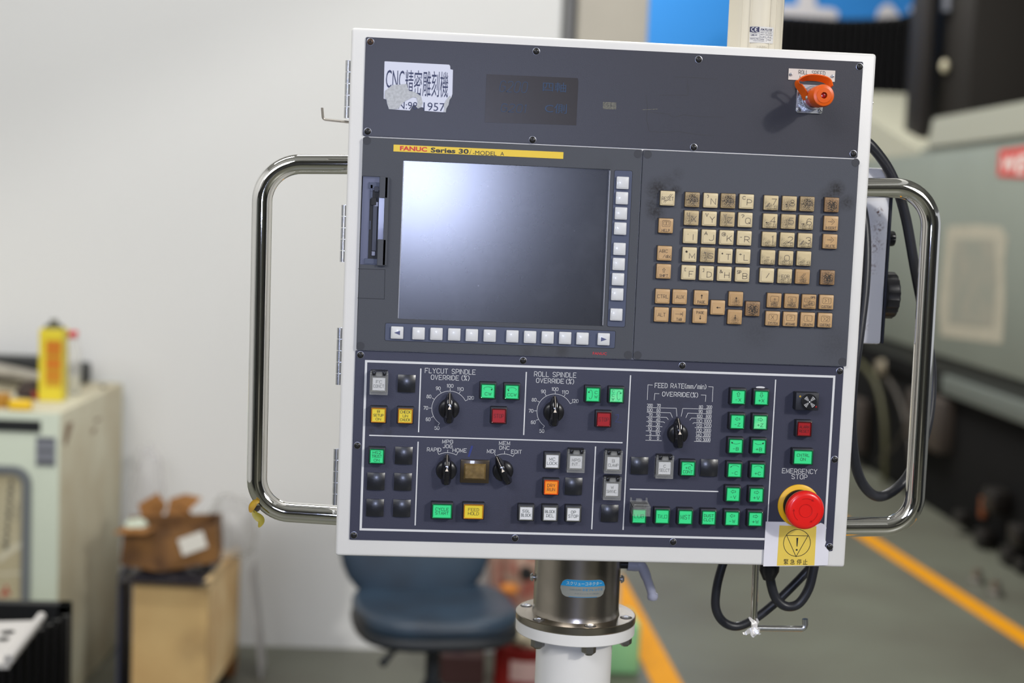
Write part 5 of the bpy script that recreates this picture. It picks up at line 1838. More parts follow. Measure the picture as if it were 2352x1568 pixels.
sub('rule_lines', wrap(me, 0.0294), 0, lb2, 0)
me = font_mesh('>ABS<', 0.012, 0.0026, mat('moulded_ivory', S(186, 178, 158), 0.5))
for v in me.vertices:
    v.co.y -= 0.0002
    v.co.x += 0.0010
sub('moulded_mark', wrap(me, 0.0294), -0.0126, lb2, 0)

# ================================================================== cables
def cable(name, pts, r, label, m=RUB, n=8):
    sp_ = spline(pts, n)
    c = sum(sp_, Vector()) / len(sp_)
    bm = NB()
    tube(bm, [v - c for v in sp_], r, 18)
    return tag(obj(name, mesh(bm, m, 60), None, c), label, 'cable')


def PB(l, Y):
    return [B(x, y, Y if not isinstance(Y, (list, tuple)) else Y[i]) for i, (x, y) in enumerate(l)]


cable('power_cable', PB([(1975, 318), (2002, 336), (2046, 398), (2078, 490), (2102, 620), (2128, 760), (2140, 870), (2128, 985), (2088, 1088), (2040, 1134), (2002, 1134), (1970, 1085), (1956, 990), (1958, 890), (1972, 780), (1986, 660), (1989, 560), (1980, 480), (1955, 420)],
                           [.09, .09, .095, .10, .105, .11, .11, .10, .09, .08, .07, .06, .055, .055, .06, .07, .08, .09, .10]), 0.0056, 'black cable looped behind the right chrome handle')
gc = B(1767, 1302, 0.075)
gl = thing('gland_cable', 'black cable hanging from a gland under the panel in a short loop', 'cable', gc)
bm = NB()
lathe(bm, [(0.0100, -0.004), (0.0100, 0.012)], 6, 'Z')
lathe(bm, [(0.0062, -0.0160), (0.0085, -0.0110), (0.0108, -0.0060), (0.0108, 0.0)], 20, 'Z')
obj('cable_gland', mesh(bm, BLK, 35), gl, gc + Vector((0, 0, 0.002)))
sp_ = spline([v - gc for v in PB([(1767, 1312), (1772, 1345), (1783, 1375), (1806, 1392), (1834, 1386), (1857, 1352), (1868, 1310), (1872, 1285)], 0.075)], 8)
bm = NB()
tube(bm, sp_, 0.0052, 18)
obj('cable_sheath', mesh(bm, RUB, 60), gl, gc)
cable('power_cable', PB([(1668, 1275), (1657, 1305), (1646, 1350), (1644, 1395), (1660, 1426), (1690, 1438), (1728, 1424), (1776, 1388), (1822, 1344), (1862, 1302), (1880, 1280)], [.09, .09, .09, .09, .09, .092, .094, .096, .096, .096, .096]), 0.0049, 'black cable sagging in a wide loop under the panel')

# ================================================================== handwheel pendant hanging behind the right edge
YH = 0.105
tl, bl_ = B(2046, 455, YH), B(2019, 791, YH)
w_ = 0.046
tz_ = B(2030, 386, YH).z
xr = (tl.x + bl_.x) / 2 + 0.001
hw = thing('handwheel_pendant', 'chipped white handwheel pendant box hanging behind the right edge of the panel', 'handwheel', (xr - w_ / 2, YH, bl_.z))
Hh = tz_ - bl_.z
CHIP = mix_spots(mat('chipped_white_paint', S(212, 212, 216), 0.4), [(0.011, 0.128, 0.011, 1.3), (0.008, .108, .016, 1.1), (0.004, .085, .014, 1.0), (0.018, -.004, .008, 3), (-0.004, -.006, .010, 2.2), (0.012, .145, .008, 1.6), (0, .02, .012, .9)], S(84, 36, 28), 330, 4.2, -2.0)
bm = NB()
box(bm, (0, 0.045, Hh / 2), (w_, 0.09, Hh), 0.0035, 2)
obj('housing', mesh(bm, CHIP, 40), hw)
bm = NB()
box(bm, (w_ / 2 + 0.0015, 0.044, Hh / 2 - 0.014), (0.003, 0.088, Hh - 0.03), 0.0008, 1)
obj('face_plate', mesh(bm, mat('dark_blue_plate', S(26, 30, 44), 0.4), 40), hw)
for yy, r, hgt, nme in ((548, 0.0085, 0.0125, 'selector_knob'), (680, 0.0262, 0.0165, 'handwheel')):
    zc = B(2040, yy, YH).z - bl_.z
    bm = NB()
    n = 20
    rg = []
    for (rr_, t) in ((r * .98, 0.0), (r, 0.003), (r, hgt - 0.002), (r * .93, hgt), (0, hgt)):
        if rr_ == 0:
            rg.append([bm.verts.new((t, 0, 0))] * (2 * n))
        else:
            rg.append([bm.verts.new((t, rr_ * (1 if k % 2 else .95) * cos(pi * k / n), rr_ * (1 if k % 2 else .95) * sin(pi * k / n))) for k in range(2 * n)])
    for a, b in zip(rg, rg[1:]):
        for k in range(2 * n):
            q = []
            for v in (a[k], a[(k + 1) % (2 * n)], b[(k + 1) % (2 * n)], b[k]):
                if v not in q:
                    q.append(v)
            bm.faces.new(q)
    if nme == 'handwheel':
        lathe(bm, [(r * 1.18, -0.001), (r * 1.12, 0.001), (r * 0.98, 0.002)], 36, 'X')
    k_ = obj(nme, mesh(bm, BLK, 30), hw, None, (w_ / 2 + 0.003, 0.026, zc))
    if nme == 'handwheel':
        bm = NB()
        lathe(bm, [(0.0042, 0), (0.0042, 0.009), (0.003, 0.010)], 16, 'X')
        obj('crank_knob', mesh(bm, BLK, 40), k_, None, (hgt - 0.006, 0, -0.0185))
bm = NB()
lathe(bm, [(0.010, 0), (0.012, 0.003), (0.012, 0.007), (0.008, 0.009)], 24, 'X')
obj('stop_button', mesh(bm, RED, 40), hw, None, (w_ / 2 + 0.003, 0.05, B(2054, 470, YH + .05).z - bl_.z), 'small red stop button')
bm = NB()
tube(bm, arcpath([Vector((-.006, 0.012, 0)), Vector((-.006, 0.012, 0.024)), Vector((-.006, .034, 0.024)), Vector((-.006, .034, 0))], 0.006, 5), 0.0020, 12)
obj('hanging_loop', mesh(bm, CHROME, 60), hw, None, (0.0015, 0, Hh))
# ================================================================== grey-green machine at the right
MO = Vector((2.6, 0, 0))
NX = Vector((cos(RA), sin(RA), 0))
NY = Vector((-sin(RA), cos(RA), 0))


def MF(x, y, off=0.0):
    v = on_plane(x, y, MO + NX * off, NX)
    return (v - MO).dot(NY), v.z


mc = thing('machine_tool', 'large grey-green machine tool with black base and dark column at the right', 'machine', MO, RA)
MG = mat('machine_grey_green', S(136, 142, 132), 0.42, spec=0.35, var=0.05, vscale=2.5)
MG2 = mat('machine_pale_panel', S(164, 164, 150), 0.42, spec=0.35)
MDK = mat('machine_dark_recess', S(56, 58, 54), 0.6)
MBK = mat('machine_black', S(11, 10, 10), 0.8, spec=0.2)


def mbox(name, x0, x1, y0, y1, z0, z1, m, bev=0.004, label=None, parent=None):
    bm = NB()
    box(bm, (0, 0, 0), (x1 - x0, y1 - y0, z1 - z0), bev, 2)
    return obj(name, mesh(bm, m, 40), parent or mc, None, ((x0 + x1) / 2, (y0 + y1) / 2, (z0 + z1) / 2), label)


zt_f = MF(2352, 327)[1]
zb_f = MF(2352, 876)[1]
yn = 2.6
yf = MF(1985, 600)[0] + 1.2
mbox('side_panel', 0, 0.9, yn, yf, zb_f, zt_f, MG, 0.008, 'grey-green side panel')
mbox('recess_strip', 0.012, 0.9, yn, yf, zt_f, zt_f + 0.03, mat('recess_grey', S(118, 122, 112), 0.5), 0.002)
y_l = MF(2128, 345)[0]
y_t = MF(2150, 255)[0]
zt_h = MF(2352, 232)[1]
# upper hood with a slanted far edge
bm = NB()
zt0 = zt_f + 0.03
pts = [(yn, zt0), (y_l, zt0), (y_t + 0.05, zt_h), (yn, zt_h)]
a = [bm.verts.new((0.0, y, z)) for y, z in pts]
b = [bm.verts.new((0.75, y, z)) for y, z in pts]
for k in range(4):
    bm.faces.new((a[k], a[(k + 1) % 4], b[(k + 1) % 4], b[k]))
bm.faces.new(a)
bm.faces.new(b)
bmesh.ops.bevel(bm, geom=list(bm.edges), offset=0.006, segments=2, affect='EDGES')
obj('hood_panel', mesh(bm, MG2, 40), mc, label='pale upper hood panel')
# sloping cover beyond the column
y2, z2 = MF(2005, 276)
y1, z1 = MF(2108, 344)
ye = y2 + 1.2
bm = NB()
pts = [(y1 - 0.02, zt_f + 0.002), (ye, zt_f + 0.002), (ye, z2 + (z2 - z1) / (y2 - y1) * (ye - y2)), (y1, z1)]
a = [bm.verts.new((0.004, y, z)) for y, z in pts]
b = [bm.verts.new((0.60, y, z)) for y, z in pts]
for k in range(4):
    bm.faces.new((a[k], a[(k + 1) % 4], b[(k + 1) % 4], b[k]))
bm.faces.new(a)
bm.faces.new(b)
obj('sloping_cover', mesh(bm, mat('machine_cream', S(172, 170, 152), 0.5), 40), mc)
za = MF(2352, 926)[1]
zb2 = MF(2352, 975)[1]
mbox('recess_strip', 0.03, 0.85, yn, MF(2150, 850)[0] + 1.5, za, zb_f, MDK, 0.002)
mbox('lower_rail', 0, 0.85, yn, MF(2160, 900)[0], zb2, za, mat('machine_rail', S(104, 110, 104), 0.5), 0.004, 'lower grey rail')
mbox('base', 0.05, 0.85, yn, yf, 0.0, zb2 - 0.002, MBK, 0.006, 'black machine base')
mbox('base', 0.03, 0.85, MF(2160, 900)[0] + 0.02, yf, zb2, za, MBK, 0.004)
# skirt lumps, bolts and levelling feet on the floor line
random.seed(11)
for (x, y, s) in ((2290, 1150, .09), (2345, 1230, .08), (2210, 1190, .06), (2260, 1240, .07), (2320, 1300, .07), (2348, 1340, .06)):
    yy, zz = MF(x, y)
    bm = NB()
    box(bm, (0, 0, 0), (s, s * 1.6, s * 1.2), 0.012, 2)
    obj('base_fitting', mesh(bm, mat('oily_iron', S(34, 30, 27), 0.4, metal=.3), 40), mc, None, (0.0, yy, max(zz, s * .6)))
for (x, y) in ((2245, 1322), (2288, 1350)):
    v = G(x, y, 0.03)
    bm = NB()
    lathe(bm, [(0.035, -0.03), (0.035, -0.015), (0.018, -0.01), (0.018, 0.03), (0, 0.03)], 16, 'Z')
    o = obj('levelling_foot', mesh(bm, mat('foot_steel', (0.35, 0.33, 0.30), 0.4, metal=1), 40), mc, v)
yy, zz = MF(2318, 1160)
bm = NB()
box(bm, (0, 0, 0), (0.02, 0.05, 0.10), 0.005)
obj('orange_tag', mesh(bm, mat('rust_orange', S(120, 62, 24), 0.6)), mc, None, (0.03, MF(2243, 1165)[0], MF(2243, 1165)[1]))
# hoses and junction box beneath
for pts, r, m in (([(1975, 830), (2012, 880), (2030, 960), (2034, 1040), (2030, 1110)], .016, mat('olive_hose', S(74, 72, 46), 0.5)), ([(2010, 835), (2058, 900), (2086, 990), (2098, 1080)], .014, mat('brown_hose', S(58, 52, 44), 0.5)), ([(2020, 1060), (2060, 1020), (2092, 960)], .010, mat('brown_hose', S(58, 52, 44), 0.5))):
    q = [Vector((-0.02, *MF(x, y, -0.02))) for x, y in pts]
    bm = NB()
    tube(bm, [v - q[0] for v in spline(q, 5)], r, 10)
    obj('hose', mesh(bm, m, 60), mc, None, q[0])
yy, zz = MF(2130, 965)
mbox('junction_box', -0.03, 0.06, yy - 0.28, yy + 0.30, zz - 0.14, zz + 0.14, mat('junction_brown', S(64, 56, 50), 0.5), 0.02)
yy, zz = MF(1975, 975)
mbox('junction_box', -0.03, 0.03, yy - .1, yy + 0.12, zz - 0.17, zz + 0.16, mat('junction_brown', S(64, 56, 50), 0.5), 0.015)
yy, zz = MF(2040, 845)
bm = NB()
lathe(bm, [(0.05, 0), (0.045, 0.03), (0, 0.04)], 16, 'X')
obj('hose_fitting', mesh(bm, mat('fitting_beige', S(140, 130, 110), 0.5), 40), mc, None, (-0.03, yy, zz), rot=(0, 0, pi))
# residue patch of a removed sign and the red maker's plate
def patch(name, px, m, off, th=0.002, label=None, parent=None):
    q = [MF(x, y, -off) for x, y in px]
    cy = sum(a for a, b in q) / len(q)
    cz_ = sum(b for a, b in q) / len(q)
    bm = NB()
    a = [bm.verts.new((0, y - cy, z - cz_)) for y, z in q]
    b = [bm.verts.new((-th, y - cy, z - cz_)) for y, z in q]
    n = len(q)
    for k in range(n):
        bm.faces.new((a[k], a[(k + 1) % n], b[(k + 1) % n], b[k]))
    bm.faces.new(b)
    bm.faces.new(a)
    return obj(name, mesh(bm, m), parent or mc, None, (-off, cy, cz_), label)


patch('residue_patch', [(2176, 520), (2240, 516), (2298, 520), (2314, 545), (2306, 600), (2308, 700), (2302, 790), (2270, 786), (2160, 772), (2156, 700), (2168, 600)], mat('residue_border', S(176, 170, 152), 0.6, var=.12, vscale=14), 0.001, .001, 'pale outline left by a removed sign')
patch('residue_centre', [(2192, 548), (2284, 550), (2290, 640), (2280, 752), (2178, 742), (2184, 640)], mat('residue_middle', S(152, 148, 134), 0.55, col2=S(140, 142, 130), vscale=9), 0.0025, .0008)
rp = patch('maker_plate', [(2297, 345), (2362, 336), (2560, 308), (2560, 392), (2352, 408), (2293, 404)], mat('maker_red', S(206, 44, 38), 0.45), 0.001, .003, 'red maker plate with slanted white letters')
cy0 = rp.location.y
for ch, l, r, t, b in (('W', 2303, 2336, 357, 396), ('E', 2334, 2360, 354, 398)):
    (ya, z_a), (yb, z_b) = MF(l, (t + b) / 2, -.005), MF(r, (t + b) / 2, -.005)
    zt_, zb_ = MF((l + r) / 2, t, -.005)[1], MF((l + r) / 2, b, -.005)[1]
    me = font_mesh(ch, abs(ya - yb), zt_ - zb_, mat('maker_white', S(230, 224, 216), 0.5), bold=0.045, slant=0.2)
    # lettering lies on the plate (local YZ plane, reading from far to near)
    for v in me.vertices:
        x, y, z = v.co
        v.co = (-0.0005, -x, z)
    WMp = (0 - 0.0035, (ya + yb) / 2 - cy0, (z_a + z_b) / 2 - rp.location.z)
    obj('lettering', me, rp, None, WMp)
# black bellows curtain and dark column above
def wbox(name, x, y0, y1, Y0, Y1, m, bev=0.01, label=None):
    a, b = B(x[0], y1, Y0), B(x[1], y0, Y0)
    bm = NB()
    box(bm, (0, 0, 0), (b.x - a.x, Y1 - Y0, b.z - a.z), bev, 2)
    w = Vector(((a.x + b.x) / 2, (Y0 + Y1) / 2, (a.z + b.z) / 2))
    o = obj(name, mesh(bm, m, 40), mc, w, label=label, rot=(0, 0, -RA))
    return o


YB = 9.6
a = B(1700, 420, YB)
b = B(2140, 36, YB)
a.z = 0.01
bm = NB()
nf = 26
topz = []
prevv = None
for k in range(2 * nf + 1):
    t = k / (2 * nf)
    x = a.x + (b.x - a.x) * t
    y = YB + (0.05 if k % 2 else 0.0)
    px_ = 1700 + 440 * t
    ty = 34 + 8 * sin(min(max((px_ - 1780) / 320, 0), 1) * pi) - max(0, (px_ - 2070)) * 0.30
    zt_ = B(px_, ty, YB).z
    q = [bm.verts.new((x, y, a.z)), bm.verts.new((x, y, zt_)), bm.verts.new((x, y + 0.35, zt_)), bm.verts.new((x, y + .35, a.z))]
    if prevv:
        for i in range(4):
            bm.faces.new((prevv[i], prevv[(i + 1) % 4], q[(i + 1) % 4], q[i]))
    prevv = q
for v in bm.verts:
    v.co -= Vector((a.x, YB, a.z))
obj('bellows', mesh(bm, mat('bellows_black', S(15, 14, 16), 0.55)), mc, (a.x, YB, a.z), rot=(0, 0, -RA), label='tall black pleated bellows')
wbox('column', (2105, 2162), -60, 420, 7.0, 7.3, mat('column_brown_black', S(28, 24, 22), 0.6, spec=.25), 0.03, 'dark machine column')
wbox('column', (2155, 2222), -60, 420, 7.05, 7.4, mat('column_black', S(17, 15, 15), 0.4), 0.03)
wbox('column_head', (2215, 2480), -60, 330, 6.6, 7.3, mat('column_grey', S(34, 31, 28), 0.65, spec=.2), 0.04, 'dark grey column head')
v = B(2170, 152, 6.9)
bm = NB()
bmesh.ops.create_uvsphere(bm, u_segments=16, v_segments=10, radius=0.030)
for w_2 in bm.verts:
    w_2.co.x *= .8
    w_2.co.z *= 1.25
obj('round_knob', mesh(bm, mat('knob_cream', S(196, 188, 160), 0.35), 60), mc, v)
bm = NB()
tube(bm, [B(2178, -30, 6.95) - B(2178, 0, 6.95), B(2176, 26, 6.95) - B(2178, 0, 6.95)], 0.03, 12)
obj('guide_rod', mesh(bm, mat('rod_grey', S(120, 122, 130), 0.3, metal=.6), 60), mc, B(2178, 0, 6.95))

# ================================================================== blue banner high in the hall
YS = 10.5
a, b = B(1380, 190, YS), B(2210, -120, YS)
bm = NB()
box(bm, (0, 0, 0), (b.x - a.x, 0.04, b.z - a.z), 0.005)
bc = (a + b) / 2
ban = thing('wall_banner', 'bright blue banner with white lettering high in the hall', 'banner', bc)
obj('banner_sheet', mesh(bm, mat('banner_blue', S(44, 140, 222), 0.6)), ban, bc)
for poly in ([(1790, 12), (1832, 12), (1834, -40), (1872, -40), (1874, 16), (1915, 20), (1926, 30), (1922, 44), (1790, 34)], [(2012, 42), (2018, 22), (2034, 8), (2046, 10), (2064, 32), (2066, 46)], [(2086, 18), (2110, 8), (2150, 4), (2150, 26), (2092, 28)]):
    vs = []
    bm = NB()
    for x, y in poly:
        v = B(x, y, YS - 0.028) - bc
        vs.append(bm.verts.new(v))
    bm.faces.new(vs)
    obj('white_lettering', mesh(bm, mat('banner_white', S(226, 222, 224), 0.6)), ban, bc)
# support frame so the banner does not hang in the air
bm = NB()
for xx in (a.x + .1, b.x - .1):
    box(bm, (xx - bc.x, 0.06, (5.2 - bc.z) / 2 + 0.2), (0.04, 0.04, 5.2 - bc.z + 0.4))
obj('hanger', mesh(bm, MBK), ban, bc)

# ================================================================== pale cabinet at the left
cA = G(139, 948, 0.88)
RC = RAD(-3.3)
cab = thing('machine_cabinet', 'stained pale green steel cabinet with a framed window at the left', 'cabinet', (cA.x, cA.y, 0), RC)
CABM = mix_spots(mat('cabinet_paint', S(200, 208, 190), 0.5, var=0.05, vscale=3), [(-.37, .3, .2, .25)], S(150, 132, 100), 10)
CABS = mix_spots(mat('cabinet_side_paint', S(176, 174, 150), 0.55, col2=S(158, 148, 122), vscale=4), [], S(0, 0, 0)) if False else mat('cabinet_side_paint', S(212, 208, 184), 0.55, col2=S(194, 184, 156), vscale=4)
Wc, Dc, Hc = 1.0, 0.72, 0.88
bm = NB()
box(bm, (-Wc / 2, Dc / 2, Hc / 2), (Wc, Dc, Hc), 0.006, 2)
for f in bm.faces:
    if f.normal.x > 0.9 or f.normal.z > .9:
        f.material_index = 1
obj('body', mesh(bm, [CABM, CABS], 40), cab)
NC = Vector((sin(-RC) * -1, -cos(RC), 0))


def CF(x, y, off=0.0):
    n = Vector((sin(RC), -cos(RC), 0))
    v = on_plane(x, y, Vector((cA.x, cA.y, 0)) + n * off, n)
    d = v - Vector((cA.x, cA.y, 0))
    return d.dot(Vector((cos(RC), sin(RC), 0))), d.z


def cpan(name, l, t, r, b, m, th, label=None, parent=None, bev=0.001, rad=None):
    (xa, _), (xb, _) = CF(l, (t + b) / 2), CF(r, (t + b) / 2)
    (_, zt_), (_, zb_) = CF((l + r) / 2, t), CF((l + r) / 2, b)
    if rad:
        me = plate(rr(0, 0, xb - xa, zt_ - zb_, rad), [], th, m, 0)
        return obj(name, me, parent or cab, None, ((xa + xb) / 2, 0, (zt_ + zb_) / 2), label)
    bm = NB()
    box(bm, (0, -th / 2, 0), (xb - xa, th, zt_ - zb_), bev)
    return obj(name, mesh(bm, m), parent or cab, None, ((xa + xb) / 2, 0, (zt_ + zb_) / 2), label)


cpan('name_strip', -60, 963, 94, 990, mat('black_strip', S(30, 32, 33), 0.5), 0.004, 'black name strip')
rl = cpan('rating_plate', 83, 1003, 128, 1070, mat('rating_grey', S(128, 130, 138), 0.5), 0.003, 'small grey rating plate')
for k, (dz, hh, m) in enumerate(((0.034, .008, S(88, 90, 98)), (0.002, .010, S(100, 102, 108)), (-0.030, .012, S(90, 92, 96)))):
    bm = NB()
    box(bm, (0, -0.0036, dz), (0.046, 0.0008, hh))
    obj('print_band', mesh(bm, mat('rating_band_%d' % k, m, 0.5)), rl)
(xa, z_a) = CF(74, 1070)
(xl, zb_) = CF(-170, 1600)
gw, gh = xa - xl, z_a - zb_
gk = plate(rr(0, 0, gw, gh, 0.05, 6), [rr(0, 0, gw - 0.05, gh - 0.05, 0.030, 6)], 0.012, mat('window_gasket', S(108, 112, 114), 0.55), 0.003)
gko = obj('window_gasket', gk, cab, None, ((xa + xl) / 2, 0, (z_a + zb_) / 2), 'grey rubber window gasket')
bm = NB()
box(bm, (0, -0.001, 0), (gw - 0.04, 0.002, gh - 0.04))
win = obj('window_pane', mesh(bm, mat('window_paper', S(186, 178, 150), 0.5, col2=S(172, 160, 128), vscale=5, coat=.4)), cab, None, ((xa + xl) / 2, -0.001, (z_a + zb_) / 2), 'window pane with yellowed papers behind it')
bm = NB()
for (x, y, w, hh, n_) in ((22, 1080, .010, .016, 9),):
    for k in range(n_):
        q = CF(27 - k * 1.6, 1108 + k * 18)
        box(bm, (q[0] - (xa + xl) / 2, -0.0025, q[1] - (z_a + zb_) / 2), (random.uniform(.009, .014), 0.0006, random.uniform(.012, .019)))
for k in range(4):
    q = CF(40 - k, 1160 + k * 10)
    box(bm, (q[0] - (xa + xl) / 2, -0.0025, q[1] - (z_a + zb_) / 2), (.005, 0.0006, .007))
obj('paper_writing', mesh(bm, mat('paper_ink', S(84, 82, 72), 0.6)), win)
bm = NB()
q = CF(12, 1360)
for dx, dz, w, hh in ((0, 0, .030, .006), (.004, .010, .008, .022), (-.006, -.008, .010, .008), (.010, -.004, .012, .006)):
    box(bm, (q[0] - (xa + xl) / 2 + dx, -0.0026, q[1] - (z_a + zb_) / 2 + dz), (w, 0.0006, hh))
obj('red_writing', mesh(bm, mat('paper_red', S(176, 72, 56), 0.6)), win)
bm = NB()
q0, q1, q2, q3 = CF(-20, 1325), CF(52, 1240), CF(52, 1305), CF(-20, 1316)
ribbon(bm, [(CF(x, y)[0] - (xa + xl) / 2, CF(x, y)[1] - (z_a + zb_) / 2) for x, y in ((0, 1282), (26, 1262), (54, 1246))], 0.016, -0.0024)
ribbon(bm, [(CF(x, y)[0] - (xa + xl) / 2, CF(x, y)[1] - (z_a + zb_) / 2) for x, y in ((-10, 1318), (54, 1314))], 0.006, -0.0024)
obj('paper_crease', mesh(bm, mat('paper_pale', S(202, 196, 172), 0.5)), win)
# stains with a shape of their own on the side
bm = NB()


def CS(x, y):
    n = Vector((cos(RC), sin(RC), 0))
    v = on_plane(x, y, Vector((cA.x, cA.y, 0)) + n * 0.0008, n) - Vector((cA.x, cA.y, 0))
    return Vector((0.0008, v.dot(Vector((-sin(RC), cos(RC), 0))), v.z))


for l in ([(153, 972), (168, 968), (160, 1000), (152, 1022), (146, 1020), (150, 990)], [(218, 962), (234, 958), (228, 966), (218, 970)], [(212, 984), (222, 982), (218, 994), (210, 996)]):
    bm.faces.new([bm.verts.new(CS(*s)) for s in l])
obj('rust_stain', mesh(bm, mat('rust_brown', S(140, 112, 88), 0.7)), cab)

# ---- things on the cabinet
TOPZ = Hc


def on_cab(px, py, dz=0.0):
    return G(px, py, TOPZ + dz)


v = on_cab(115, 922)
s_ = (v.y + 1.48) / 3400
h_ = (922 - 757) * s_
w_ = 54 * s_
yb = thing('yellow_carton', 'tall yellow bottle box with orange printed lines on the cabinet', 'bottle', (v.x, v.y + w_ / 2, v.z))
bm = NB()
box(bm, (0, 0, h_ / 2), (w_, w_, h_), 0.004, 2)
obj('body', mesh(bm, mat('carton_yellow', S(222, 202, 52), 0.5)), yb)
bm = NB()
box(bm, (w_ * .12, -w_ / 2 - 0.0006, h_ * .53), (w_ * .64, 0.001, h_ * .64))
obj('text_panel', mesh(bm, mat('carton_ochre', S(196, 144, 34), 0.5)), yb)
for k, (f, t) in enumerate(((.80, .010), (.74, .014), (.67, .010), (.51, .022), (.365, .012), (.58, .005))):
    bm = NB()
    box(bm, (w_ * .12, -w_ / 2 - 0.0014, h_ * f), (w_ * .62, 0.001, t * .8))
    obj('text_line', mesh(bm, mat('carton_orange', S(206, 112, 30), 0.5)), yb)
bm = NB()
lathe(bm, [(0.030, 0), (0.024, 0.010), (0.012, 0.014), (0.010, 0.026), (0, 0.026)], 24, 'Z')
obj('cap', mesh(bm, mat('olive_cap', S(84, 82, 60), 0.5), 40), yb, None, (0, 0, h_))
v = on_cab(165, 905)
h2 = (905 - 772) * s_
sbt = thing('clear_bottle', 'clear bottle with a red nozzle beside the yellow bottle box', 'bottle', (v.x, v.y + .03, v.z))
bm = NB()
lathe(bm, [(0.019, 0), (0.021, 0.01), (0.021, h2 * .72), (0.014, h2 * .86), (0.010, h2 * .92), (0.010, h2)], 24, 'Z')
obj('body', mesh(bm, mat('cloudy_plastic', (0.8, 0.8, 0.78), 0.25, alpha=0.35), 50), sbt)
bm = NB()
lathe(bm, [(0.016, 0.01), (0.017, 0.05), (0, 0.052)], 20, 'Z')
obj('contents', mesh(bm, mat('cream_contents', S(214, 210, 184), 0.5), 50), sbt)
bm = NB()
tube(bm, [Vector((-0.055, 0, 0.004)), Vector((-.01, 0, 0.008)), Vector((0.0, 0, 0.008)), Vector((0.006, 0, 0.006))], [0.010, 0.010, 0.014, 0.012], 16)
obj('red_nozzle', mesh(bm, mat('nozzle_red', S(204, 26, 32), 0.4), 60), sbt, None, (0, 0, h2))
v = G(215, 872, TOPZ)
blc = thing('black_tool_case', 'long black tool case lying behind the yellow bottle box', 'tool case', (v.x - .13, v.y - 0.1, v.z))
s2 = (v.y + 1.38) / 3400
bm = NB()
box(bm, (-.115, 0, 0.058), (0.34, 0.10, 0.05), 0.014, 3)
obj('case', mesh(bm, mat('case_black', S(32, 33, 33), 0.45), 50), blc, None, (0, 0, 0))
bm = NB()
box(bm, (.105, 0, 0.034), (0.058, 0.10, 0.066), 0.012, 3)
obj('case_end', mesh(bm, mat('case_black', S(32, 33, 33), 0.45), 50), blc)
bm = NB()
box(bm, (-.1, 0.0, 0.016), (0.30, 0.08, 0.032), 0.006, 2)
obj('base_block', mesh(bm, mat('case_underside', S(60, 54, 48), 0.6), 50), blc)
v = on_cab(40, 900)
bm = NB()
box(bm, (0, 0, 0), (0.15, 0.10, 0.022), 0.005, 2, rot=Matrix.Rotation(RAD(14), 3, 'Y') @ Matrix.Rotation(RAD(20), 3, 'Z'))
tag(obj('paper_stack', mesh(bm, mat('grey_papers', S(178, 172, 160), 0.7, var=.15, vscale=20)), None, (v.x - .02, v.y + .10, v.z + 0.045)), 'grey block of papers lying at the far left on the cabinet', 'papers')
v = on_cab(72, 915)
bm = NB()
lathe(bm, [(0, 0), (0.048, 0.004), (0.052, 0.015), (0.040, 0.036), (0.016, 0.050), (0, 0.053)], 20, 'Z')
for q in bm.verts:
    q.co += Vector((random.uniform(-1, 1), random.uniform(-1, 1), 0)) * 0.004
tag(obj('oily_rag', mesh(bm, mat('rag_brown', S(70, 58, 54), 0.8, var=.3, vscale=40), 60), None, (v.x, v.y + .03, v.z)), 'dark brown oily rag behind the yellow tape measure', 'rag')
v = on_cab(43, 943)
bm = NB()
box(bm, (0, 0, 0.014), (0.062, 0.040, 0.028), 0.008, 3)
tm = tag(obj('tape_measure', mesh(bm, mat('tape_yellow', S(240, 196, 34), 0.45), 50), None, (v.x, v.y + .022, v.z)), 'small yellow tape measure on the cabinet front edge', 'tape measure')
v = on_cab(3, 938)
bm = NB()
lathe(bm, [(0.022, 0), (0.024, 0.004), (0.024, 0.036), (0.022, 0.040), (0, 0.040)], 20, 'Z')
tag(obj('brass_tin', mesh(bm, mat('brass_brown', S(176, 126, 40), 0.45), 50), None, (v.x - .006, v.y + .03, v.z)), 'small brownish yellow tin left of the tape measure', 'tin')
v = on_cab(15, 925)
bm = NB()
lathe(bm, [(0.004, 0), (0.009, 0.004), (0.010, 0.014), (0.006, 0.028), (0, 0.030)], 14, 'Z')
tag(obj('glue_bottle', mesh(bm, mat('cap_white', S(214, 208, 198), 0.45), 50), None, (v.x + .001, v.y, v.z)), 'tiny whitish glue bottle between the tin and the tape measure', 'bottle')
v = on_cab(95, 921)
bm = NB()
tube(bm, [Vector((0, 0, 0.004)), Vector((-.006, 0, 0.014)), Vector((-.014, 0.0, 0.026))], [0.006, 0.007, 0.005], 12)
tag(obj('red_clip', mesh(bm, mat('clip_red', S(166, 44, 22), 0.45), 50), None, (v.x - .012, v.y + .01, v.z)), 'small red clip at the foot of the yellow bottle box', 'clip')
v = G(237, 890, TOPZ)
bm = NB()
lathe(bm, [(0.009, 0), (0.009, 0.006), (0.004, 0.008), (0, 0.008)], 6, 'Z')
tag(obj('hex_bolt', mesh(bm, mat('bolt_dark', S(60, 52, 40), 0.5), 30), None, v), 'small dark bolt head near the back corner of the cabinet top', 'bolt')

# ================================================================== black pleated guard in the lower left corner
v = G(158, 1390, 0.66)
gd = thing('pleated_guard', 'black pleated guard with a white holed plate in the lower left corner', 'machine guard', (v.x, v.y, 0), RAD(0))
bm = NB()
Wg, Dg, Hg = 0.75, 0.42, 0.66
box(bm, (-Wg / 2, 0.02, Hg / 2), (Wg, 0.03, Hg), 0.002)
box(bm, (-0.012, 0.21 - .19, Hg / 2), (0.024, 0.03, Hg), 0.002)
obj('back_wall', mesh(bm, mat('guard_black', S(22, 22, 22), 0.5)), gd)
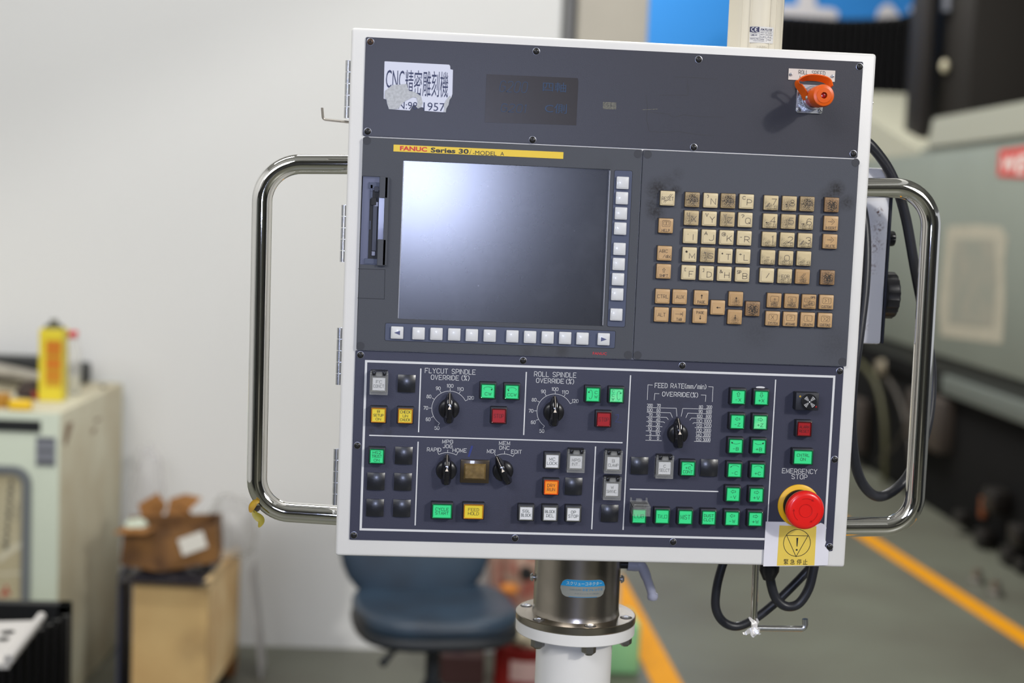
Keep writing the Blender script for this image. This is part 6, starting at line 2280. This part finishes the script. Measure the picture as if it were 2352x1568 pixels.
# diagonal row of pleats and the plate lying on it
p0 = B(150, 1398, v.y - 0.02)
nple = 22
a = Vector((0.0, -0.03, Hg - 0.008))
b_ = Vector((-0.26, -0.42, Hg - 0.10))
for k in range(nple):
    t = k / (nple - 1)
    c = a.lerp(b_, t)
    if 'pleat' not in MESHC:
        bm = NB()
        vs = [(-.006, 0, 0), (0.004, -.008, 0), (0.004, .008, 0)]
        lo = [bm.verts.new((x, y, -0.62)) for x, y, z in vs]
        hi = [bm.verts.new((x, y, 0.0)) for x, y, z in vs]
        for i in range(3):
            bm.faces.new((lo[i], lo[(i + 1) % 3], hi[(i + 1) % 3], hi[i]))
        bm.faces.new(hi)
        bm.faces.new(lo)
        bmesh.ops.scale(bm, vec=(1.8, 1.3, 1), verts=bm.verts)
        MESHC['pleat'] = mesh(bm, mat('guard_pleat', S(30, 29, 28), 0.4))
    obj('pleat', MESHC['pleat'], gd, None, c + Vector((0, 0, -0.004)) - Vector((0.02, 0, 0)) * 0)
bm = NB()
q = [B(x, y, YY) for (x, y, YY) in ((-60, 1428, v.y - .10), (96, 1424, v.y - .10), (20, 1524, v.y - .34), (-60, 1524, v.y - .34))]
qc = q[0]
lo = [bm.verts.new(p_ - qc - Vector((0, 0, 0.010))) for p_ in q]
hi = [bm.verts.new(p_ - qc) for p_ in q]
for k in range(4):
    bm.faces.new((lo[k], lo[(k + 1) % 4], hi[(k + 1) % 4], hi[k]))
bm.faces.new(hi)
bm.faces.new(lo)
gp = obj('holed_plate', mesh(bm, mat('plate_white', S(206, 202, 198), 0.5)), gd, qc, label='white plate with dark holes')
nrm = (q[1] - q[0]).cross(q[3] - q[0]).normalized()
if nrm.z < 0:
    nrm = -nrm
up_rim = [q[1], q[2]]
bm = NB()
tube(bm, [q[1] - qc + nrm * .008, q[2] - qc + nrm * .008], 0.009, 10)
obj('plate_rim', mesh(bm, mat('plate_white', S(206, 202, 198), 0.5), 60), gp, qc)
for (x, y, r) in ((18, 1452, .011), (8, 1468, .009)):
    c = on_plane(x, y, qc, nrm) + nrm * 0.001
    bm = NB()
    ux_ = (q[1] - q[0]).normalized()
    uy_ = nrm.cross(ux_)
    bm.faces.new([bm.verts.new(ux_ * r * 1.2 * cos(t) + uy_ * r * sin(t)) for t in [2 * pi * i / 14 for i in range(14)]])
    obj('hole', mesh(bm, MBK), gp, c)
bm = NB()
box(bm, (-.25, -0.20, 0.25), (0.5, 0.36, 0.5), 0.01)
obj('inner_block', mesh(bm, mat('guard_black', S(22, 22, 22), 0.5)), gd)

# ================================================================== wooden crate with cardboard carton
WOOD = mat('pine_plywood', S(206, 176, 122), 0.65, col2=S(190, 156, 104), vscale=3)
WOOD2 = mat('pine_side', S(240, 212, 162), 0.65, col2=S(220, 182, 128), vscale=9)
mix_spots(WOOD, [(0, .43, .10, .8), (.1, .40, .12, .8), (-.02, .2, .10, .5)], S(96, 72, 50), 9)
v0 = G(479, 1350, 0.385)
gg = G(556, 1265, 0.391)
RCR = math.atan2(-(gg.x - v0.x), gg.y - v0.y) * 0.9
cr = thing('wooden_crate', 'pale plywood crate standing against the wall beside the cabinet', 'crate', (v0.x, v0.y, 0), RCR)
wl = (v0 - G(290, 1362, 0.385)).x
bkp = G(556, 1262, .40)
Dr = (gg - v0).length
bm = NB()
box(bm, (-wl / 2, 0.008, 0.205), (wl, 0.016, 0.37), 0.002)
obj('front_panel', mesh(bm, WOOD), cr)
bm = NB()
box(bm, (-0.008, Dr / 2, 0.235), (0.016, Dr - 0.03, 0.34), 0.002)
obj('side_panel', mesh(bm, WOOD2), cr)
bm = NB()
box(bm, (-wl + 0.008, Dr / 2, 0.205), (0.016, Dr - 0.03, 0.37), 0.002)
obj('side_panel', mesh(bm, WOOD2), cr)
bm = NB()
box(bm, (-wl / 2, Dr - 0.008, 0.205), (wl, 0.016, 0.37), 0.002)
obj('back_panel', mesh(bm, WOOD), cr)
for yy in (0.03, Dr - 0.03):
    bm = NB()
    box(bm, (-wl / 2, yy, 0.03), (wl * .98, 0.05, 0.06), 0.003)
    obj('runner', mesh(bm, mat('crate_runner', S(150, 100, 52), 0.7)), cr)
bm = NB()
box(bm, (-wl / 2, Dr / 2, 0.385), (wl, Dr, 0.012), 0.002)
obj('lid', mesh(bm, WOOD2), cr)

# crumpled dark plastic film on the crate
random.seed(21)
pc = Vector((v0.x - wl / 2 - 0.002, v0.y + 0.135, 0.399))
bm = NB()
bmesh.ops.create_grid(bm, x_segments=26, y_segments=22, size=0.5)
for q in bm.verts:
    x, y = q.co.x * 0.25, q.co.y * 0.33
    e = max(abs(q.co.x) / .5, abs(q.co.y) / .5)
    z = 0.012 + 0.007 * sin(x * 60 + 3 * sin(y * 31)) * sin(y * 47) + random.uniform(-.003, .003) - (0.045 * max(0, e - .72) / .28)
    dr_op = max(0, -0.165 - y)
    q.co = Vector((x, y, max(z, 0.003)))
for q in list(bm.verts):
    pass
fm2 = obj('plastic_film', mesh(bm, mat('dark_film', S(44, 42, 47), 0.25, spec=.8), 50), None, pc, rot=(0, 0, RCR))
tag(fm2, 'crumpled dark plastic film between the carton and the crate', 'plastic film')
# cardboard carton
cc = B(393, 1315, v0.y + 0.06)
CARD = mat('cardboard', S(134, 94, 50), 0.8, col2=S(84, 56, 30), vscale=12)
CARDI = mat('cardboard_flap', S(156, 106, 52), 0.8, col2=S(126, 84, 40), vscale=9)
Wb, Db, Hb = 0.262, 0.17, 0.108
bx = thing('cardboard_carton', 'crumpled open cardboard carton with a white sticker on the crate', 'carton', (v0.x - wl / 2 - 0.012, v0.y + 0.12, 0.437), RAD(2))
Wb = 0.278
bm = NB()
t_ = 0.004
lo = [(-Wb / 2, -Db / 2 + .01), (-.02, -Db / 2 - .02), (Wb / 2, -Db / 2 + .015), (Wb / 2, Db / 2), (-Wb / 2, Db / 2)]
hi = [(-Wb / 2 + .008, -Db / 2 + .016), (-.03, -Db / 2 + .002), (Wb / 2 - .006, -Db / 2 + .01), (Wb / 2 - .006, Db / 2 - .005), (-Wb / 2 + .005, Db / 2)]
zz_ = [0, -.012, .012, .01, 0]
zh = [Hb - .006, Hb - .004, Hb + .012, Hb + .015, Hb]
A_ = [bm.verts.new((x, y, z)) for (x, y), z in zip(lo, zz_)]
B_ = [bm.verts.new((x, y, z)) for (x, y), z in zip(hi, zh)]
C_ = [bm.verts.new((x * .95, y * .93, z)) for (x, y), z in zip(hi, zh)]
D_ = [bm.verts.new((x * .95, y * .93, 0.012)) for (x, y), z in zip(lo, zz_)]
n = 5
for k in range(n):
    j = (k + 1) % n
    bm.faces.new((A_[k], A_[j], B_[j], B_[k]))
    bm.faces.new((B_[k], B_[j], C_[j], C_[k]))
    bm.faces.new((C_[k], C_[j], D_[j], D_[k]))
bm.faces.new(D_)
bm.faces.new(A_)
obj('box_body', mesh(bm, CARD), bx)
for pts in (([(-.13, -.07, Hb), (-.155, -.10, Hb - .012), (-.06, -.13, Hb - .005), (-.04, -.075, Hb)]), ([(-.10, .08, Hb - .01), (-.115, .10, Hb + .030), (-.06, .11, Hb + .064), (-.03, .08, Hb + .034), (-.045, .08, Hb)]), ([(-.03, .08, Hb), (-.025, .11, Hb + .046), (.02, .12, Hb + .060), (.068, .12, Hb + .050), (.035, .08, Hb + .018), (.05, .08, Hb)])):
    bm = NB()
    a = [bm.verts.new(Vector(p_)) for p_ in pts]
    b = [bm.verts.new(Vector(p_) + Vector((0, .004, .003))) for p_ in pts]
    n = len(pts)
    for k in range(n):
        bm.faces.new((a[k], a[(k + 1) % n], b[(k + 1) % n], b[k]))
    bm.faces.new(a)
    bm.faces.new(b)
    obj('flap', mesh(bm, CARDI), bx)
bm = NB()
box(bm, (0, 0, 0), (0.074, 0.001, 0.050), rot=Matrix.Rotation(RAD(-18), 3, 'Y'))
obj('white_sticker', mesh(bm, mat('sticker_paper', S(218, 214, 204), 0.6)), bx, None, (0.066, -Db / 2 - 0.006, 0.070), rot=(RAD(-4), 0, RAD(14)))
bm = NB()
lathe(bm, [(0, 0), (.030, 0), (.034, .012), (.02, .025), (0, .03)], 14, 'Z')
for q in bm.verts:
    q.co += Vector((random.uniform(-1, 1), random.uniform(-1, 1), random.uniform(-1, 1))) * 0.005
obj('inner_paper', mesh(bm, mat('pale_green_paper', S(196, 204, 186), 0.7)), bx, None, (-.10, -.05, Hb - .008))


def bag(name, c, s, m, label, cat, seed, parent=None):
    random.seed(seed)
    bm = NB()
    bmesh.ops.create_icosphere(bm, subdivisions=4, radius=1)
    ph = [random.uniform(0, 6) for _ in range(6)]
    for q in bm.verts:
        n_ = q.co.normalized()
        r = 1 + .10 * sin(5 * n_.x + ph[0]) * sin(4 * n_.z + ph[1]) + .06 * sin(11 * n_.y + ph[2] + 4 * n_.z) + .04 * sin(17 * n_.x + 9 * n_.z + ph[3])
        q.co = Vector((n_.x * r * s[0], n_.y * r * s[1], max(n_.z * r * s[2], -s[2] * .92)))
    o = obj(name, mesh(bm, m, 60), parent, c)
    if cat:
        tag(o, label, cat)
    return o


v = B(545, 1228, v0.y + 0.26)
bag('plastic_bag', (v.x - .020, v.y + .05, 0.402 + .92 * .10), (0.075, 0.07, 0.10), mat('cloudy_bag', (0.55, 0.54, 0.53), 0.3, spec=.6, alpha=.38), 'cloudy plastic bag standing behind the carton on the crate', 'plastic bag', 5)
v = G(300, 1290, 0.0)
v = B(330, 1180, 3.22)
bag('plastic_sheet', (v.x - .005, 3.32, 0.331), (0.075, 0.05, 0.36), mat('white_translucent_film', (0.72, 0.71, 0.74), 0.35, spec=.6, alpha=.25), 'white translucent film bundled between the cabinet and the carton', 'plastic film', 8)
bm = NB()
box(bm, (0, 0, 0), (0.006, 0.20, 0.40), 0.002)
v = B(286, 1400, v0.y + .1)
tag(obj('blue_board', mesh(bm, mat('board_blue', S(50, 58, 84), 0.6)), None, (v.x - 0.010, v0.y + .16, 0.20)), 'thin dark blue board edge between the cabinet and the crate', 'board')
bm = NB()
box(bm, (0, 0, 0), (0.006, 0.16, 0.35), 0.002)
tag(obj('white_board', mesh(bm, mat('board_pale', S(186, 184, 184), 0.6)), None, (v0.x + 0.105, v0.y + .42, 0.18), rot=(0, RAD(-7), 0)), 'pale sheet leaning in the gap at the right of the crate', 'board')

# ================================================================== blue swivel chair
sc_ = G(1000, 1370, 0.455)
ch = thing('swivel_chair', 'worn dark blue swivel chair in front of the white wall', 'chair', (sc_.x, sc_.y, 0), RAD(8))
CHB = mat('chair_blue_vinyl', S(48, 66, 84), 0.40, spec=.5, col2=S(42, 54, 68), vscale=6)
CHD = mat('chair_dark_plastic', S(34, 38, 44), 0.5)


def cushion(w, d, hgt, m, dip=0.02):
    bm = NB()
    bmesh.ops.create_uvsphere(bm, u_segments=40, v_segments=20, radius=1)
    for q in bm.verts:
        x, y, z = q.co
        f = lambda t, e: math.copysign(abs(t) ** e, t)
        rxy = math.hypot(x, y)
        if rxy > 1e-6:
            cx_, sx_ = x / rxy, y / rxy
            k = (abs(cx_) ** 3.4 + abs(sx_) ** 3.4) ** (-1 / 3.4)
            rr_ = rxy ** 0.55
            x, y = cx_ * k * rr_, sx_ * k * rr_
        z2_ = f(z, .6)
        q.co = Vector((x * w / 2 * (1 - .10 * (y < 0) * y * y), y * d / 2, z2_ * hgt / 2 + (-dip * (1 - min(1, (x * x + y * y))) if z > 0 else 0)))
    return mesh(bm, m, 60)


obj('seat', cushion(0.435, 0.45, 0.075, CHB, 0.022), ch, None, (0, 0, 0.42), 'blue vinyl seat cushion')
obj('seat_shell', cushion(0.44, 0.46, 0.055, CHD, 0), ch, None, (0, 0.0, 0.385))
bk = cushion(0.43, 0.40, 0.06, CHB, 0.0)
obj('backrest', bk, ch, None, (-0.03, 0.185, 0.60), rot=(RAD(80), 0, 0))
bm = NB()
tube(bm, spline([Vector((0, .05, .37)), Vector((0, .24, .38)), Vector((0, .26, .5)), Vector((-.01, .235, .64))], 6), 0.018, 12)
obj('back_bracket', mesh(bm, CHD, 60), ch)
bm = NB()
lathe(bm, [(.028, .08), (.028, .22), (.020, .22), (.020, .37), (.06, .37), (.06, .39)], 24, 'Z')
obj('gas_column', mesh(bm, CHD, 40), ch)
for k in range(5):
    a = 2 * pi * k / 5 + .35
    bm = NB()
    tube(bm, [Vector((.02 * cos(a), .02 * sin(a), .10)), Vector((.16 * cos(a), .16 * sin(a), .09)), Vector((.29 * cos(a), .29 * sin(a), .068))], [.030, .024, .017], 12)
    obj('base_leg', mesh(bm, CHD, 60), ch)
    bm = NB()
    lathe(bm, [(.025, -.022), (.028, -.018), (.028, .018), (.025, .022)], 18, 'X')
    obj('caster', mesh(bm, BLKM, 40), ch, None, (.285 * cos(a), .285 * sin(a), .0285), rot=(0, 0, a))
bm = NB()
tube(bm, [Vector((-.06, -.08, .36)), Vector((-.13, -.16, .358)), Vector((-.165, -.20, .338))], [.006, .006, .011], 10)
obj('height_lever', mesh(bm, CHD, 60), ch)

# ================================================================== clutter behind the post
YR = 3.0
v = B(1205, 1560, YR)
dr_ = thing('red_drum', 'dark red metal drum with a pale pink label behind the post', 'drum', (v.x + .015, YR + .10, 0))
Hd = B(1200, 1490, YR).z
bm = NB()
lathe(bm, [(.105, 0), (.108, .004), (.105, .008), (.105, Hd - .008), (.108, Hd - .004), (.105, Hd), (0, Hd)], 40, 'Z')
obj('drum_body', mesh(bm, mat('drum_red', S(128, 22, 20), 0.45), 40), dr_)
zl_ = B(1200, 1535, YR).z
bm = NB()
pv = None
for k in range(13):
    a = RAD(-125 + 75 * k / 12)
    q = [bm.verts.new((.1062 * cos(a), .1062 * sin(a), z)) for z in (zl_ - .042, zl_ + .022)]
    if pv:
        bm.faces.new((pv[0], q[0], q[1], pv[1]))
    pv = q
obj('pink_label', mesh(bm, mat('pink_label', S(204, 170, 166), 0.5, var=.12, vscale=60)), dr_)
bag('cream_cloth', (v.x + .012, YR + .06, Hd + .035), (0.085, 0.08, 0.042), mat('cream_cloth', S(204, 194, 170), 0.8), 'cream cloth draped on top of the dark red drum', 'cloth', 14)
v2 = B(1192, 1395, YR + .35)
rb = bag('red_sack', (v2.x + .02, YR + .36, 0.36), (0.135, 0.11, 0.385), mat('red_sack', S(160, 54, 46), 0.55, col2=S(198, 176, 158), vscale=14), 'tall red and cream printed sack behind the chair', 'sack', 9)
v3 = B(1170, 1352, YR + .2)
bm = NB()
bmesh.ops.create_uvsphere(bm, u_segments=20, v_segments=12, radius=.032)
for q in bm.verts:
    q.co.z *= .62
tag(obj('orange_lid', mesh(bm, mat('lid_orange', S(214, 134, 58), 0.5), 60), None, v3), 'small orange lid on the red sack beside the chair', 'lid')
v3 = B(1210, 1318, YR + .19)
bm = NB()
lathe(bm, [(.020, -.03), (.024, 0), (.018, .012), (0, .012)], 16, 'Y')
tag(obj('black_nozzle', mesh(bm, BLKM, 50), None, v3), 'black cap poking out of the sack by the post', 'cap')
v3 = B(1055, 1485, 3.1)
bm = NB()
box(bm, (0, 0, 0), (0.036, 0.03, 0.024), 0.003)
bz3 = v3.z
bm2 = bm
tag(obj('blue_box', mesh(bm2, mat('box_blue', S(26, 62, 156), 0.5)), None, (v3.x, 3.1, bz3)), 'small bright blue box seen under the chair seat', 'box')
bm = NB()
box(bm, (-0.02, 0, 0), (0.14, 0.16, bz3 - 0.012), 0.01)
tag(obj('dark_toolbox', mesh(bm, mat('toolbox_brown', S(60, 34, 32), 0.5)), None, (v3.x + .03, 3.14, (bz3 - .012) / 2)), 'dark reddish toolbox carrying the small blue box', 'toolbox')
v = B(1438, 1530, 3.2)
Hgx = B(1438, 1432, 3.2).z
gx0, gx1 = B(1380, 1480, 3.2).x, B(1471, 1480, 3.2).x
zb0 = 0.0
bm = NB()
box(bm, (0, 0, Hgx / 2), (gx1 - gx0, 0.20, Hgx), 0.012, 2)
gbx = thing('green_canister', 'pale green plastic canister on the floor behind the post', 'canister', ((gx0 + gx1) / 2, 3.3, 0))
obj('body', mesh(bm, mat('canister_green', S(140, 196, 142), 0.5, var=.08, vscale=12), 50), gbx)
bm = NB()
lathe(bm, [(.02, 0), (.02, .02), (0, .02)], 16, 'Z')
obj('cap', mesh(bm, mat('canister_cap', S(200, 196, 180), 0.5), 50), gbx, None, (-.02, 0, Hgx))
